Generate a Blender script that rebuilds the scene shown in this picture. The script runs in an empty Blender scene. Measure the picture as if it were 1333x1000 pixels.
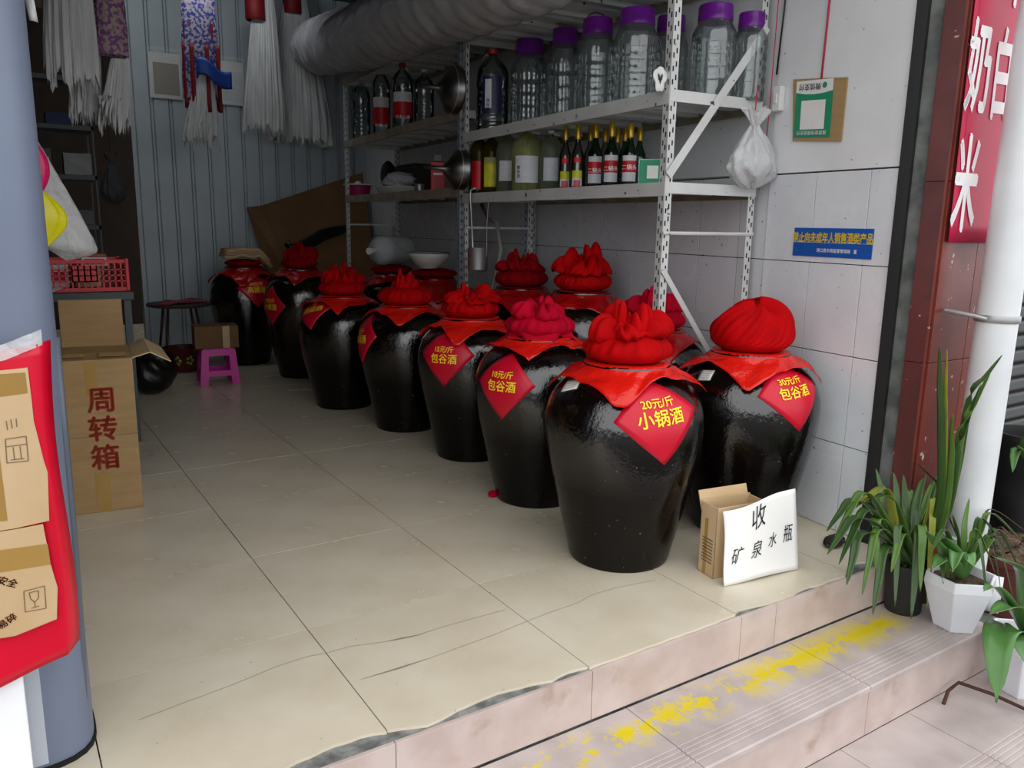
import bpy, math, random
from mathutils import Vector, Matrix
import numpy as np
PI = math.pi
rnd = random.Random(7)
SC = bpy.context.scene
COL = SC.collection

# ------------------------------------------------------------------ camera
FPX = 1038.6; YAW, PITCH, ROLL = .5794, .1977, .0173
CAM = Vector((-.7039, -.9751, 1.2158))
fwd = Vector((math.sin(YAW)*math.cos(PITCH), math.cos(YAW)*math.cos(PITCH), -math.sin(PITCH)))
_r = Vector((math.cos(YAW), -math.sin(YAW), 0)); _u = _r.cross(fwd)
RT = _r*math.cos(ROLL) + _u*math.sin(ROLL); UP = -_r*math.sin(ROLL) + _u*math.cos(ROLL)
cd = bpy.data.cameras.new('camera'); cam = bpy.data.objects.new('camera', cd); COL.objects.link(cam)
cd.sensor_width = 36; cd.lens = FPX/1333*36; cd.clip_start = .05; cd.clip_end = 200
m = Matrix((RT, UP, -fwd)).transposed().to_4x4(); m.translation = CAM
cam.matrix_world = m; SC.camera = cam

# ------------------------------------------------------------------ world, exposure
SC.view_settings.view_transform = 'Standard'; SC.view_settings.look = 'None'
SC.view_settings.gamma = 1; SC.view_settings.use_curve_mapping = False
SC.view_settings.exposure = .75
w = bpy.data.worlds.new('overcast'); SC.world = w; w.use_nodes = True
nt = w.node_tree; bgn = nt.nodes['Background']
tc = nt.nodes.new('ShaderNodeTexCoord'); sp = nt.nodes.new('ShaderNodeSeparateXYZ'); rp = nt.nodes.new('ShaderNodeValToRGB')
nt.links.new(tc.outputs['Generated'], sp.inputs[0]); nt.links.new(sp.outputs['Z'], rp.inputs[0])
rp.color_ramp.elements[0].position = 0.0; rp.color_ramp.elements[0].color = (.95, .96, 1, 1)
rp.color_ramp.elements[1].position = .7; rp.color_ramp.elements[1].color = (1, 1, 1, 1)
nt.links.new(rp.outputs[0], bgn.inputs[0]); bgn.inputs[1].default_value = 1.15
SC.cycles.max_bounces = 10; SC.cycles.transparent_max_bounces = 16; SC.cycles.transmission_bounces = 10
SC.cycles.use_denoising = True

# ------------------------------------------------------------------ geometry of the place (metres)
def ray(px, py): return fwd + RT*((px-666.5)/FPX) - UP*((py-500)/FPX)
def at_y(px, py, Y):
    d = ray(px, py); return CAM + d*((Y-CAM.y)/d.y)
def at_z(px, py, z=0.):
    d = ray(px, py); return CAM + d*((z-CAM.z)/d.z)
def proj(p):
    d = Vector(p)-CAM; k = d.dot(fwd); return 666.5+FPX*d.dot(RT)/k, 500-FPX*d.dot(UP)/k, k
P0 = Vector((2.13, 1.0, 0)); WE = Vector((.082, 1, 0)).normalized(); WN = Vector((-1, .082, 0)).normalized()
WROT = math.atan2(WE.y, WE.x)
def wp(t, off, z=0.): return P0 + WE*t + WN*off + Vector((0, 0, z))
def on_wall(px, py, off=0.):          # point of the vertical plane `off` in front of the right wall -> (t, z)
    d = ray(px, py); p = P0 + WN*off
    q = CAM + d*((p-CAM).dot(WN)/d.dot(WN)); return (q-P0).dot(WE), q.z

# ------------------------------------------------------------------ materials
def lin(h):
    h = h.lstrip('#'); v = [int(h[i:i+2], 16)/255 for i in (0, 2, 4)]
    return tuple(((c+.055)/1.055)**2.4 if c > .04045 else c/12.92 for c in v)+(1,)
MATS = {}
def mat(name, c, rough=.5, metal=0., c2=None, nscale=6., contrast=(.35, .65), bump=0., bscale=30., bdist=.01, trans=0., ior=1.45,
        alpha=1., coat=0., spec=.5, sheen=0., aniso=(1, 1, 1), rvar=0., detail=6, subs=0.):
    if name in MATS: return MATS[name]
    M = bpy.data.materials.new(name); M.use_nodes = True; n = M.node_tree; b = n.nodes['Principled BSDF']
    b.inputs['Base Color'].default_value = lin(c); b.inputs['Roughness'].default_value = rough
    b.inputs['Metallic'].default_value = metal; b.inputs['IOR'].default_value = ior
    b.inputs['Transmission Weight'].default_value = trans; b.inputs['Alpha'].default_value = alpha
    b.inputs['Coat Weight'].default_value = coat; b.inputs['Specular IOR Level'].default_value = spec
    b.inputs['Sheen Weight'].default_value = sheen
    if c2 or bump or rvar:
        t = n.nodes.new('ShaderNodeTexCoord'); mp = n.nodes.new('ShaderNodeMapping'); mp.inputs['Scale'].default_value = aniso
        n.links.new(t.outputs['Object'], mp.inputs[0])
    if c2 or rvar:
        ns = n.nodes.new('ShaderNodeTexNoise'); ns.inputs['Scale'].default_value = nscale; ns.inputs['Detail'].default_value = detail
        n.links.new(mp.outputs[0], ns.inputs[0])
        if c2:
            r = n.nodes.new('ShaderNodeValToRGB'); r.color_ramp.elements[0].position, r.color_ramp.elements[1].position = contrast
            r.color_ramp.elements[0].color = lin(c); r.color_ramp.elements[1].color = lin(c2)
            n.links.new(ns.outputs[0], r.inputs[0]); n.links.new(r.outputs[0], b.inputs['Base Color'])
        if rvar:
            mr = n.nodes.new('ShaderNodeMapRange'); mr.inputs['From Min'].default_value = .3; mr.inputs['From Max'].default_value = .7
            mr.inputs['To Min'].default_value = max(0, rough-rvar); mr.inputs['To Max'].default_value = min(1, rough+rvar)
            n.links.new(ns.outputs[0], mr.inputs[0]); n.links.new(mr.outputs[0], b.inputs['Roughness'])
    if bump:
        n2 = n.nodes.new('ShaderNodeTexNoise'); n2.inputs['Scale'].default_value = bscale; n2.inputs['Detail'].default_value = 4
        n.links.new(mp.outputs[0], n2.inputs[0]); bp = n.nodes.new('ShaderNodeBump')
        bp.inputs['Strength'].default_value = bump; bp.inputs['Distance'].default_value = bdist
        n.links.new(n2.outputs[0], bp.inputs['Height']); n.links.new(bp.outputs[0], b.inputs['Normal'])
    MATS[name] = M; return M
def node_mix(M, factor_socket, color):   # lay `color` over the base colour where the factor is 1
    n = M.node_tree; b = n.nodes['Principled BSDF']; mx = n.nodes.new('ShaderNodeMix'); mx.data_type = 'RGBA'
    l = b.inputs['Base Color'].links
    if l: n.links.new(l[0].from_socket, mx.inputs[6])
    else: mx.inputs[6].default_value = b.inputs['Base Color'].default_value
    mx.inputs[7].default_value = lin(color); n.links.new(factor_socket, mx.inputs[0]); n.links.new(mx.outputs[2], b.inputs['Base Color'])
def noise_mask(M, scale, lo, hi, coord='Object', scl=(1, 1, 1), detail=5):
    n = M.node_tree; t = n.nodes.new('ShaderNodeTexCoord'); mp = n.nodes.new('ShaderNodeMapping'); mp.inputs['Scale'].default_value = scl
    n.links.new(t.outputs[coord], mp.inputs[0]); ns = n.nodes.new('ShaderNodeTexNoise'); ns.inputs['Scale'].default_value = scale
    ns.inputs['Detail'].default_value = detail; n.links.new(mp.outputs[0], ns.inputs[0])
    mr = n.nodes.new('ShaderNodeMapRange'); mr.inputs['From Min'].default_value = lo; mr.inputs['From Max'].default_value = hi
    n.links.new(ns.outputs[0], mr.inputs[0]); return mr.outputs[0]

m_tile = mat('glazed cream floor tile', '#dad1bd', .24, c2='#cfc4ad', nscale=4, rvar=.06, bump=.03, bscale=8)
node_mix(m_tile, noise_mask(m_tile, 60, .70, .76), '#9d9585')
m_grout = mat('dark grout', '#2b2722', .9)
m_concrete = mat('broken concrete', '#8f918f', .95, c2='#5d5e5c', nscale=22, bump=.8, bscale=40, bdist=.01)
m_riser = mat('pinkish speckled riser tile', '#c9b9b3', .4, c2='#bba8a1', nscale=9, bump=.05, bscale=60)
node_mix(m_riser, noise_mask(m_riser, 7, .6, .72), '#a8917f')
m_tread = mat('grey pink step tile', '#c2b6b3', .5, c2='#aea29f', nscale=7, bump=.08, bscale=50)
def yellow_paint(M):
    n = M.node_tree; g = n.nodes.new('ShaderNodeNewGeometry'); s = n.nodes.new('ShaderNodeSeparateXYZ'); n.links.new(g.outputs['Position'], s.inputs[0])
    def band(sock, a, b_, soft):
        u = n.nodes.new('ShaderNodeMapRange'); u.inputs['From Min'].default_value = a; u.inputs['From Max'].default_value = a+soft; n.links.new(sock, u.inputs[0])
        v = n.nodes.new('ShaderNodeMapRange'); v.inputs['From Min'].default_value = b_; v.inputs['From Max'].default_value = b_-soft; n.links.new(sock, v.inputs[0])
        k = n.nodes.new('ShaderNodeMath'); k.operation = 'MULTIPLY'; n.links.new(u.outputs[0], k.inputs[0]); n.links.new(v.outputs[0], k.inputs[1]); return k.outputs[0]
    by = band(s.outputs['Y'], .40, .60, .09); bx = band(s.outputs['X'], .2, 2.02, .15)
    k = n.nodes.new('ShaderNodeMath'); k.operation = 'MULTIPLY'; n.links.new(by, k.inputs[0]); n.links.new(bx, k.inputs[1])
    ns = n.nodes.new('ShaderNodeTexNoise'); ns.inputs['Scale'].default_value = 11; ns.inputs['Detail'].default_value = 10; ns.inputs['Roughness'].default_value = .78
    n.links.new(g.outputs['Position'], ns.inputs[0])
    # more paint towards the wall end
    gx = n.nodes.new('ShaderNodeMapRange'); gx.inputs['From Min'].default_value = .2; gx.inputs['From Max'].default_value = 1.9
    gx.inputs['To Min'].default_value = -.0; gx.inputs['To Max'].default_value = .1; n.links.new(s.outputs['X'], gx.inputs[0])
    a = n.nodes.new('ShaderNodeMath'); a.operation = 'ADD'; n.links.new(ns.outputs[0], a.inputs[0]); n.links.new(gx.outputs[0], a.inputs[1])
    t = n.nodes.new('ShaderNodeMapRange'); t.inputs['From Min'].default_value = .535; t.inputs['From Max'].default_value = .56; n.links.new(a.outputs[0], t.inputs[0])
    f = n.nodes.new('ShaderNodeMath'); f.operation = 'MULTIPLY'; n.links.new(t.outputs[0], f.inputs[0]); n.links.new(k.outputs[0], f.inputs[1])
    node_mix(M, f.outputs[0], '#d9c400')
yellow_paint(m_tread)
m_wtile = mat('white glazed wall tile', '#dfe3e6', .3, c2='#d3d8dc', nscale=4, rvar=.08)
node_mix(m_wtile, noise_mask(m_wtile, 40, .69, .73), '#77756f')
m_plaster = mat('white wall paint', '#e2e4e5', .8, c2='#d6d8d9', nscale=3, bump=.15, bscale=20)
node_mix(m_plaster, noise_mask(m_plaster, 34, .70, .73), '#8a8780')
m_metal_wall = mat('grey painted sheet metal', '#b4bfc4', .45, c2='#a9b4b9', nscale=3, metal=.0)
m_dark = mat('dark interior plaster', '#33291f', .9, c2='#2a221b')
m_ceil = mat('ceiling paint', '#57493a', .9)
m_black = mat('black painted steel', '#0c0c0d', .35)
m_grey_strip = mat('stained grey concrete strip', '#6f726e', .85, c2='#4c4f4b', nscale=12, bump=.3)
m_redtile = mat('dark red pillar tile', '#5a1d18', .3, c2='#471511', nscale=5, rvar=.12)
m_redtile2 = mat('brown red pillar tile', '#7e3527', .35, c2='#5b221c', nscale=3, rvar=.12)
for q in (m_redtile, m_redtile2): node_mix(q, noise_mask(q, 24, .68, .72), '#c9b6ac')
m_pipe = mat('white plastic pipe', '#e4e6e8', .4, c2='#d7dadc', nscale=4)
m_column = mat('blue grey painted steel', '#737e92', .4, c2='#6b758a', nscale=3)
m_colw = mat('pale grey paint', '#b9c0cb', .5)
m_white = mat('white board', '#eceff4', .6)
m_redsheet = mat('glossy red plastic sheet', '#d8062f', .3, c2='#cc0429', nscale=4, bump=.15, bscale=7, bdist=.02)
m_card = mat('cardboard', '#a98a5f', .8, c2='#9d7f55', nscale=6, bump=.08, bscale=30, aniso=(1, 1, 6))
m_card_pale = mat('pale cardboard', '#c9ae88', .8, c2='#bd9f76', nscale=5, bump=.06, bscale=25)
m_card_dark = mat('brown cardboard', '#7a5a3a', .8, c2='#6d4f32', nscale=4)
m_tape = mat('brown packing tape', '#a98547', .2, c2='#9c7a3e', coat=.4)
m_ink_red = mat('red brown print', '#a5402a', .8); m_ink = mat('black ink', '#141414', .7); m_ink_grey = mat('faded print', '#77654c', .8)
m_yel = mat('yellow lettering', '#ffe02a', .6); m_yel2 = mat('gold lettering', '#e9b431', .5)
m_wht = mat('white lettering', '#f2f2f2', .6)
m_paper = mat('white paper', '#e6e6e2', .8, c2='#d9d9d6', nscale=6)
m_label = mat('pinkish red paper label', '#d01030', .35, c2='#c40b29', nscale=8)
m_cloth = mat('red cotton cloth', '#b60208', .8, c2='#a00206', nscale=8, spec=.1, bump=.25, bscale=60, bdist=.004)
m_cloth2 = mat('crimson cotton cloth', '#b80428', .8, c2='#a2031f', nscale=8, spec=.1, bump=.25, bscale=60, bdist=.004)
m_cloth3 = mat('dark maroon cloth', '#9a0415', .8, c2='#80030d', nscale=8, spec=.1, bump=.25, bscale=60, bdist=.004)
m_sheet = mat('orange red thin plastic', '#dd1e12', .2, c2='#cf170e', nscale=6, bump=.5, bscale=16, bdist=.02)
m_sheet2 = mat('deep red thin plastic', '#b50c12', .18, c2='#8d070b', nscale=6, bump=.5, bscale=16, bdist=.02)
def glaze(name, c, c2):
    M = mat(name, c, .1, c2=c2, nscale=3, ior=1.55, coat=0.)
    n = M.node_tree; b = n.nodes['Principled BSDF']; t = n.nodes.new('ShaderNodeTexCoord')
    n1 = n.nodes.new('ShaderNodeTexNoise'); n1.inputs['Scale'].default_value = 8; n1.inputs['Detail'].default_value = 7; n1.inputs['Roughness'].default_value = .62; n1.inputs['Distortion'].default_value = .3
    n2 = n.nodes.new('ShaderNodeTexNoise'); n2.inputs['Scale'].default_value = 55; n2.inputs['Detail'].default_value = 3
    mp = n.nodes.new('ShaderNodeMapping'); mp.inputs['Scale'].default_value = (1, 1, .55); n.links.new(t.outputs['Object'], mp.inputs[0])
    n.links.new(mp.outputs[0], n1.inputs[0]); n.links.new(t.outputs['Object'], n2.inputs[0])
    s = n.nodes.new('ShaderNodeSeparateXYZ'); n.links.new(t.outputs['Object'], s.inputs[0])
    mr = n.nodes.new('ShaderNodeMapRange'); mr.inputs['From Min'].default_value = .3; mr.inputs['From Max'].default_value = .55
    mr.inputs['To Min'].default_value = .07; mr.inputs['To Max'].default_value = .42; n.links.new(s.outputs['Z'], mr.inputs[0])
    b1 = n.nodes.new('ShaderNodeBump'); b1.inputs['Distance'].default_value = .02; n.links.new(n1.outputs[0], b1.inputs['Height']); n.links.new(mr.outputs[0], b1.inputs['Strength'])
    b2 = n.nodes.new('ShaderNodeBump'); b2.inputs['Distance'].default_value = .004; b2.inputs['Strength'].default_value = .25
    n.links.new(n2.outputs[0], b2.inputs['Height']); n.links.new(b1.outputs[0], b2.inputs['Normal']); n.links.new(b2.outputs[0], b.inputs['Normal']); n.links.new(b2.outputs[0], b.inputs['Coat Normal'])
    rr = n.nodes.new('ShaderNodeMapRange'); rr.inputs['From Min'].default_value = .2; rr.inputs['From Max'].default_value = .5
    rr.inputs['To Min'].default_value = .2; rr.inputs['To Max'].default_value = .04; n.links.new(s.outputs['Z'], rr.inputs[0]); n.links.new(rr.outputs[0], b.inputs['Roughness'])
    sl_ = n.nodes.new('ShaderNodeMapRange'); sl_.inputs['From Min'].default_value = .30; sl_.inputs['From Max'].default_value = .52
    sl_.inputs['To Min'].default_value = .22; sl_.inputs['To Max'].default_value = .95; n.links.new(s.outputs['Z'], sl_.inputs[0]); n.links.new(sl_.outputs[0], b.inputs['Specular IOR Level'])
    node_mix(M, noise_mask(M, 70, .72, .76, detail=2), '#5d5a58')
    return M
m_glaze = glaze('black brown ceramic glaze', '#070505', '#0d0807')
m_glaze_b = glaze('olive brown ceramic glaze', '#1c130a', '#120c07')
m_shelfw = mat('chipped white shelf paint', '#cfd1cf', .45, c2='#c2c4c1', nscale=5)
node_mix(m_shelfw, noise_mask(m_shelfw, 30, .68, .71), '#3a332e')
m_shelfd = mat('stained cream shelf paint', '#a39a8a', .6, c2='#8b7f6c', nscale=9)
m_postb = mat('blue grey shelf post paint', '#9aa5b0', .45, c2='#8b96a1')
m_hole = mat('dark slot', '#101010', .9)
def film_mat(name, tint, base=.06, rough=.06, fr=1.5, gloss=1.0, body=0., bump=0.):
    M = bpy.data.materials.new(name); M.use_nodes = True; n = M.node_tree; n.nodes.clear(); out = n.nodes.new('ShaderNodeOutputMaterial')
    tr = n.nodes.new('ShaderNodeBsdfTransparent'); tr.inputs[0].default_value = lin(tint); gl_ = n.nodes.new('ShaderNodeBsdfGlossy'); gl_.inputs['Roughness'].default_value = rough
    fz = n.nodes.new('ShaderNodeFresnel'); fz.inputs[0].default_value = fr; ad = n.nodes.new('ShaderNodeMath'); ad.inputs[1].default_value = base; mx = n.nodes.new('ShaderNodeMixShader')
    n.links.new(fz.outputs[0], ad.inputs[0]); n.links.new(ad.outputs[0], mx.inputs[0]); n.links.new(tr.outputs[0], mx.inputs[1]); n.links.new(gl_.outputs[0], mx.inputs[2])
    if bump:
        t = n.nodes.new('ShaderNodeTexCoord'); ns = n.nodes.new('ShaderNodeTexNoise'); ns.inputs['Scale'].default_value = 25; n.links.new(t.outputs['Object'], ns.inputs[0])
        bp = n.nodes.new('ShaderNodeBump'); bp.inputs['Strength'].default_value = bump; bp.inputs['Distance'].default_value = .01; n.links.new(ns.outputs[0], bp.inputs['Height'])
        n.links.new(bp.outputs[0], gl_.inputs['Normal']); n.links.new(bp.outputs[0], fz.inputs['Normal'])
    last = mx.outputs[0]
    if body:
        d = n.nodes.new('ShaderNodeBsdfDiffuse'); d.inputs[0].default_value = lin('#d8dcdc'); m2 = n.nodes.new('ShaderNodeMixShader'); m2.inputs[0].default_value = body
        n.links.new(last, m2.inputs[1]); n.links.new(d.outputs[0], m2.inputs[2]); last = m2.outputs[0]
    n.links.new(last, out.inputs[0]); MATS[name] = M; return M
m_pet = film_mat('clear plastic', '#e9efef', .05, .05, bump=.3)
m_petg = film_mat('ribbed clear plastic', '#dfe7e6', .07, .09, 1.55, body=.05, bump=.15)
m_oil = mat('pale yellow liquor', '#c5c98a', .08, trans=.75, ior=1.2)
m_oil2 = mat('amber liquor', '#4f4414', .08, trans=.6, ior=1.2)
m_oil3 = mat('very pale liquor', '#a9b19a', .08, trans=.8, ior=1.15)
m_greenglass = film_mat('green glass', '#57ad80', .05, .04, 1.5)
m_flint = film_mat('clear glass bottle', '#cfd6cd', .06, .04, 1.5)
m_purple = mat('purple plastic lid', '#6d1a8c', .3, c2='#5f1479')
m_film = mat('grey translucent film', '#cfd1d3', .25, trans=.1, alpha=.95, ior=1.3, c2='#bfc1c3', nscale=3, bump=.7, bscale=5, bdist=.02)
m_bagw = mat('white translucent plastic bag', '#dfe1e2', .2, alpha=.6, bump=.8, bscale=22, bdist=.02)
m_net = mat('white fine netting', '#dcdedd', .8, alpha=.9, c2='#c3c5c5', nscale=30, aniso=(1, 1, .12))
m_steel = mat('brushed steel', '#6d6d6c', .32, metal=1.); m_alu = mat('dull aluminium', '#b9bbbd', .38, metal=.9)
m_enamel = mat('white enamel', '#d5d4cb', .25); m_jug = mat('milky plastic', '#c6cacb', .35, trans=.2, ior=1.1)
m_hose = mat('grey hose', '#8e8c86', .5)
m_pink = mat('pink plastic', '#cc2398', .35); m_redplastic = mat('red plastic', '#c8242c', .4)
m_pinkdk = mat('magenta plastic', '#a01558', .4)
m_leaf = mat('green strap leaf', '#3d5a2a', .35, c2='#2f4a22', nscale=5, aniso=(1, 1, .2)); m_leaf2 = mat('light green leaf', '#5d8038', .35, c2='#48682b', nscale=5)
m_leaf3 = mat('yellowing leaf', '#93982e', .45, c2='#6d7a2b', nscale=7); m_leafd = mat('dry brown leaf', '#6d5148', .7, c2='#4f3a34')
m_leafb = mat('broad waxy leaf', '#5c8a48', .3, c2='#4a7539', nscale=4)
m_potb = mat('black plastic pot', '#2a2a2b', .6, c2='#1d1d1e', bump=.2); m_potw = mat('white plastic pot', '#dfe2e8', .35)
m_potbr = mat('brown plastic pot', '#52221b', .45); m_soil = mat('bark chips', '#6d5947', .95, c2='#3a2d24', nscale=30, bump=1., bscale=45, bdist=.02)
m_rust = mat('rusty rod', '#4b2b22', .7, c2='#3a201a'); m_shutter = mat('grey shutter', '#4d5152', .6)
m_stoolm = mat('dark brown wood', '#3d2b27', .5); m_tablem = mat('dark green grey metal', '#3e4647', .45)
m_blue = mat('blue plastic', '#22479a', .4); m_bluesign = mat('blue sign', '#1c56ab', .35)
m_greencard = mat('green card', '#1f8a63', .5); m_crimson = mat('crimson vinyl banner', '#c2184a', .4, c2='#b5123f', nscale=3, bump=.1, bscale=4)
m_redcord = mat('red cord', '#b02a45', .7)

# ------------------------------------------------------------------ builders
def tag(o, label=None, cat=None, group=None, kind=None):
    if label: o['label'] = label
    if cat: o['category'] = cat
    if group: o['group'] = group
    if kind: o['kind'] = kind
    return o
def thing(name, label, cat, loc=(0, 0, 0), rz=0., group=None):
    o = bpy.data.objects.new(name, None); COL.objects.link(o); o.empty_display_size = .05
    o.location = loc; o.rotation_euler = (0, 0, rz); return tag(o, label, cat, group)
class MB:
    def __init__(s): s.v = []; s.f = []; s.mi = []; s.cur = 0
    def add(s, v, f):
        b = len(s.v); s.v += [tuple(p) for p in v]; s.f += [tuple(i+b for i in q) for q in f]; s.mi += [s.cur]*len(f); return s
    def box(s, c, d, rz=0., rx=0., ry=0.):
        M = Matrix.Rotation(rz, 3, 'Z') @ Matrix.Rotation(ry, 3, 'Y') @ Matrix.Rotation(rx, 3, 'X')
        v = [Vector(c)+M @ Vector((x*d[0]/2, y*d[1]/2, z*d[2]/2)) for x in (-1, 1) for y in (-1, 1) for z in (-1, 1)]
        return s.add(v, [(0, 1, 3, 2), (4, 6, 7, 5), (0, 4, 5, 1), (2, 3, 7, 6), (0, 2, 6, 4), (1, 5, 7, 3)])
    def box2(s, a, b):
        return s.box([(a[i]+b[i])/2 for i in range(3)], [abs(b[i]-a[i]) for i in range(3)])
    def prism(s, pts, z0, z1):
        n = len(pts); v = [(x, y, z0) for x, y in pts]+[(x, y, z1) for x, y in pts]
        return s.add(v, [tuple(range(n-1, -1, -1)), tuple(range(n, 2*n))]+[(i, (i+1) % n, n+(i+1) % n, n+i) for i in range(n)])
    def lathe(s, prof, n=32, c=(0, 0, 0), mod=None, cap0=True, cap1=True, axis=None):
        v = []
        for k, (r, z) in enumerate(prof):
            for i in range(n):
                a = 2*PI*i/n; rr = r*(mod(a, k, z) if mod else 1)
                v.append(Vector((rr*math.cos(a), rr*math.sin(a), z)))
        if axis is not None:
            q = Vector((0, 0, 1)).rotation_difference(Vector(axis).normalized()); v = [q @ p for p in v]
        v = [p+Vector(c) for p in v]; m_ = len(prof)
        f = [(k*n+i, k*n+(i+1) % n, (k+1)*n+(i+1) % n, (k+1)*n+i) for k in range(m_-1) for i in range(n)]
        if cap0: f.append(tuple(range(n-1, -1, -1)))
        if cap1: f.append(tuple((m_-1)*n+i for i in range(n)))
        return s.add(v, f)
    def cyl(s, a, b, r, n=12, r2=None):
        a, b = Vector(a), Vector(b); h = (b-a).length
        return s.lathe([(r, 0), (r if r2 is None else r2, h)], n, a, axis=b-a)
    def tube(s, pts, r, n=8):
        pts = [Vector(p) for p in pts]; v = []; prev = None
        for i, p in enumerate(pts):
            d = (pts[min(i+1, len(pts)-1)]-pts[max(i-1, 0)]).normalized()
            if prev is None: x = d.orthogonal().normalized()
            else: x = (prev-d*prev.dot(d)).normalized()
            prev = x; y = d.cross(x); rr = r(i/(len(pts)-1)) if callable(r) else r
            v += [p+x*rr*math.cos(2*PI*k/n)+y*rr*math.sin(2*PI*k/n) for k in range(n)]
        m_ = len(pts); f = [(k*n+i, k*n+(i+1) % n, (k+1)*n+(i+1) % n, (k+1)*n+i) for k in range(m_-1) for i in range(n)]
        return s.add(v, f+[tuple(range(n-1, -1, -1)), tuple((m_-1)*n+i for i in range(n))])
    def grid(s, fn, nu, nv, closed_u=False):
        v = [fn(i/(nu if closed_u else nu-1), j/(nv-1)) for j in range(nv) for i in range(nu)]
        f = [(j*nu+i, j*nu+(i+1) % nu, (j+1)*nu+(i+1) % nu, (j+1)*nu+i) for j in range(nv-1) for i in range(nu if closed_u else nu-1)]
        return s.add(v, f)
    def build(s, name, mats, parent=None, smooth=False, bevel=0., solid=0., sub=0, label=None, kind=None, angle=None):
        me = bpy.data.meshes.new(name); me.from_pydata([tuple(p) for p in s.v], [], s.f)
        for q in (mats if isinstance(mats, (list, tuple)) else [mats]): me.materials.append(q)
        me.polygons.foreach_set('material_index', s.mi)
        if smooth or bevel: me.polygons.foreach_set('use_smooth', [bool(smooth)]*len(s.f))
        if angle: me.set_sharp_from_angle(angle=math.radians(angle))
        me.update(); o = bpy.data.objects.new(name, me); COL.objects.link(o)
        if parent: o.parent = parent
        if solid: k = o.modifiers.new('s', 'SOLIDIFY'); k.thickness = solid; k.offset = 0
        if bevel: k = o.modifiers.new('b', 'BEVEL'); k.width = bevel; k.segments = 2; k.limit_method = 'ANGLE'
        if sub: k = o.modifiers.new('u', 'SUBSURF'); k.levels = sub; k.render_levels = sub
        if label: o['label'] = label
        if kind: o['kind'] = kind
        return o
def struct(mb, name, mats, label=None, cat=None, **k):
    o = mb.build(name, mats, **k); o['kind'] = 'structure'
    return tag(o, label, cat)
def copy_tree(o, parent=None):
    c = o.copy(); COL.objects.link(c)
    if parent: c.parent = parent
    for ch in list(o.children): copy_tree(ch, c)
    return c
TX = {}
def text2d(s, bold=0., spacing=1.):
    """outline text as flat polygons, cap height about .73, centred on x, baseline 0"""
    if (s, bold, spacing) in TX: return TX[(s, bold, spacing)]
    cu = bpy.data.curves.new('t', 'FONT'); cu.body = s; cu.align_x = 'CENTER'; cu.resolution_u = 3; cu.space_character = spacing
    o = bpy.data.objects.new('t', cu); COL.objects.link(o); bpy.context.view_layer.update()
    me = o.evaluated_get(bpy.context.evaluated_depsgraph_get()).to_mesh()
    v = [tuple(p.co[:2]) for p in me.vertices]; f = [tuple(p.vertices) for p in me.polygons]
    o.to_mesh_clear(); bpy.data.objects.remove(o); bpy.data.curves.remove(cu)
    xs = [p[0] for p in v]; cx = (min(xs)+max(xs))/2
    v = [(x-cx, y) for x, y in v]; TX[(s, bold, spacing)] = (v, f); return v, f
def lettering(s, size, fn, material, parent, bold=.02, name='lettering', spacing=1., sx=1., shear=0.):
    v, f = text2d(s, 0, spacing); b = MB()
    for k, (dx, dy) in enumerate(((0, 0), (1, .3), (-1, -.3), (.3, -1), (-.3, 1)) if bold > 0 else ((0, 0),)):
        b.add([fn((x+dx*bold+shear*y)*size*sx, (y+dy*bold)*size) for x, y in v], f)
    return b.build(name, material, parent)

def noise1(seed):
    r = random.Random(seed); k = [(r.uniform(.6, 1), r.randint(1, 4), r.uniform(0, 6.28)) for _ in range(3)]+[(r.uniform(.2, .5), r.randint(5, 9), r.uniform(0, 6.28)) for _ in range(3)]
    return lambda a: sum(q*math.sin(n_*a+p) for q, n_, p in k)/3

# ------------------------------------------------------------------ structure: floor and steps
EDGE = .605
fl = MB(); fl.box2((-1.3, EDGE+.012, -.3), (2.75, 9.2, -.009)); floor = struct(fl, 'floor', m_grout)
sl = MB(); sl.box2((-1.3, EDGE+.002, -.3), (2.30, EDGE+.3, -.0085)); sl.build('screed', m_concrete, floor, label='bare grey concrete under the chipped tile edge')
def jag(x0, x1, base, amp, seed):
    r = random.Random(seed); n = max(3, int((x1-x0)/.03)); return [(x0+(x1-x0)*i/n, base+max(0, amp(x0+(x1-x0)*i/n)+r.uniform(-.003, .003))) for i in range(n+1)]
def chip(x):      # how far the broken edge recedes
    c = 0
    for a, b, d in ((-.35, .12, .05), (.1, .5, .03), (.47, .62, .012), (1.19, 1.34, .018), (1.5, 1.62, .012), (1.78, 2.0, .05), (1.93, 2.5, .12)):
        if a < x < b: c = max(c, d*math.sin(PI*(x-a)/(b-a)))
    return c
rows = [EDGE]+[1.222+.611*j-.0 for j in range(14)]
cache = {}
for i in range(-2, 5):
    for j in range(14):
        x0, x1 = .6*i+.006, .6*(i+1)+.006
        y0, y1 = rows[j], rows[j+1]
        if x0 > 2.13+.082*(y0-1)+.05: continue
        b = MB()
        if j == 0:
            x1 = min(x1, 2.29)
            b.prism(jag(x0+.0017, x1-.0017, y0, chip, i)+[(x1-.0017, y1-.0017), (x0+.0017, y1-.0017)], -.008, 0)
            b.build('tile', m_tile, floor)
        else:
            key = round(y1-y0, 3)
            if key not in cache:
                b.box2((.0017, .0017, -.008), (.5983, y1-y0-.0017, 0)); o = b.build('tile', m_tile, floor); cache[key] = o
            else:
                o = cache[key].copy(); COL.objects.link(o)
            o.location = (x0, y0, rnd.uniform(-.0004, .0004))
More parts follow.
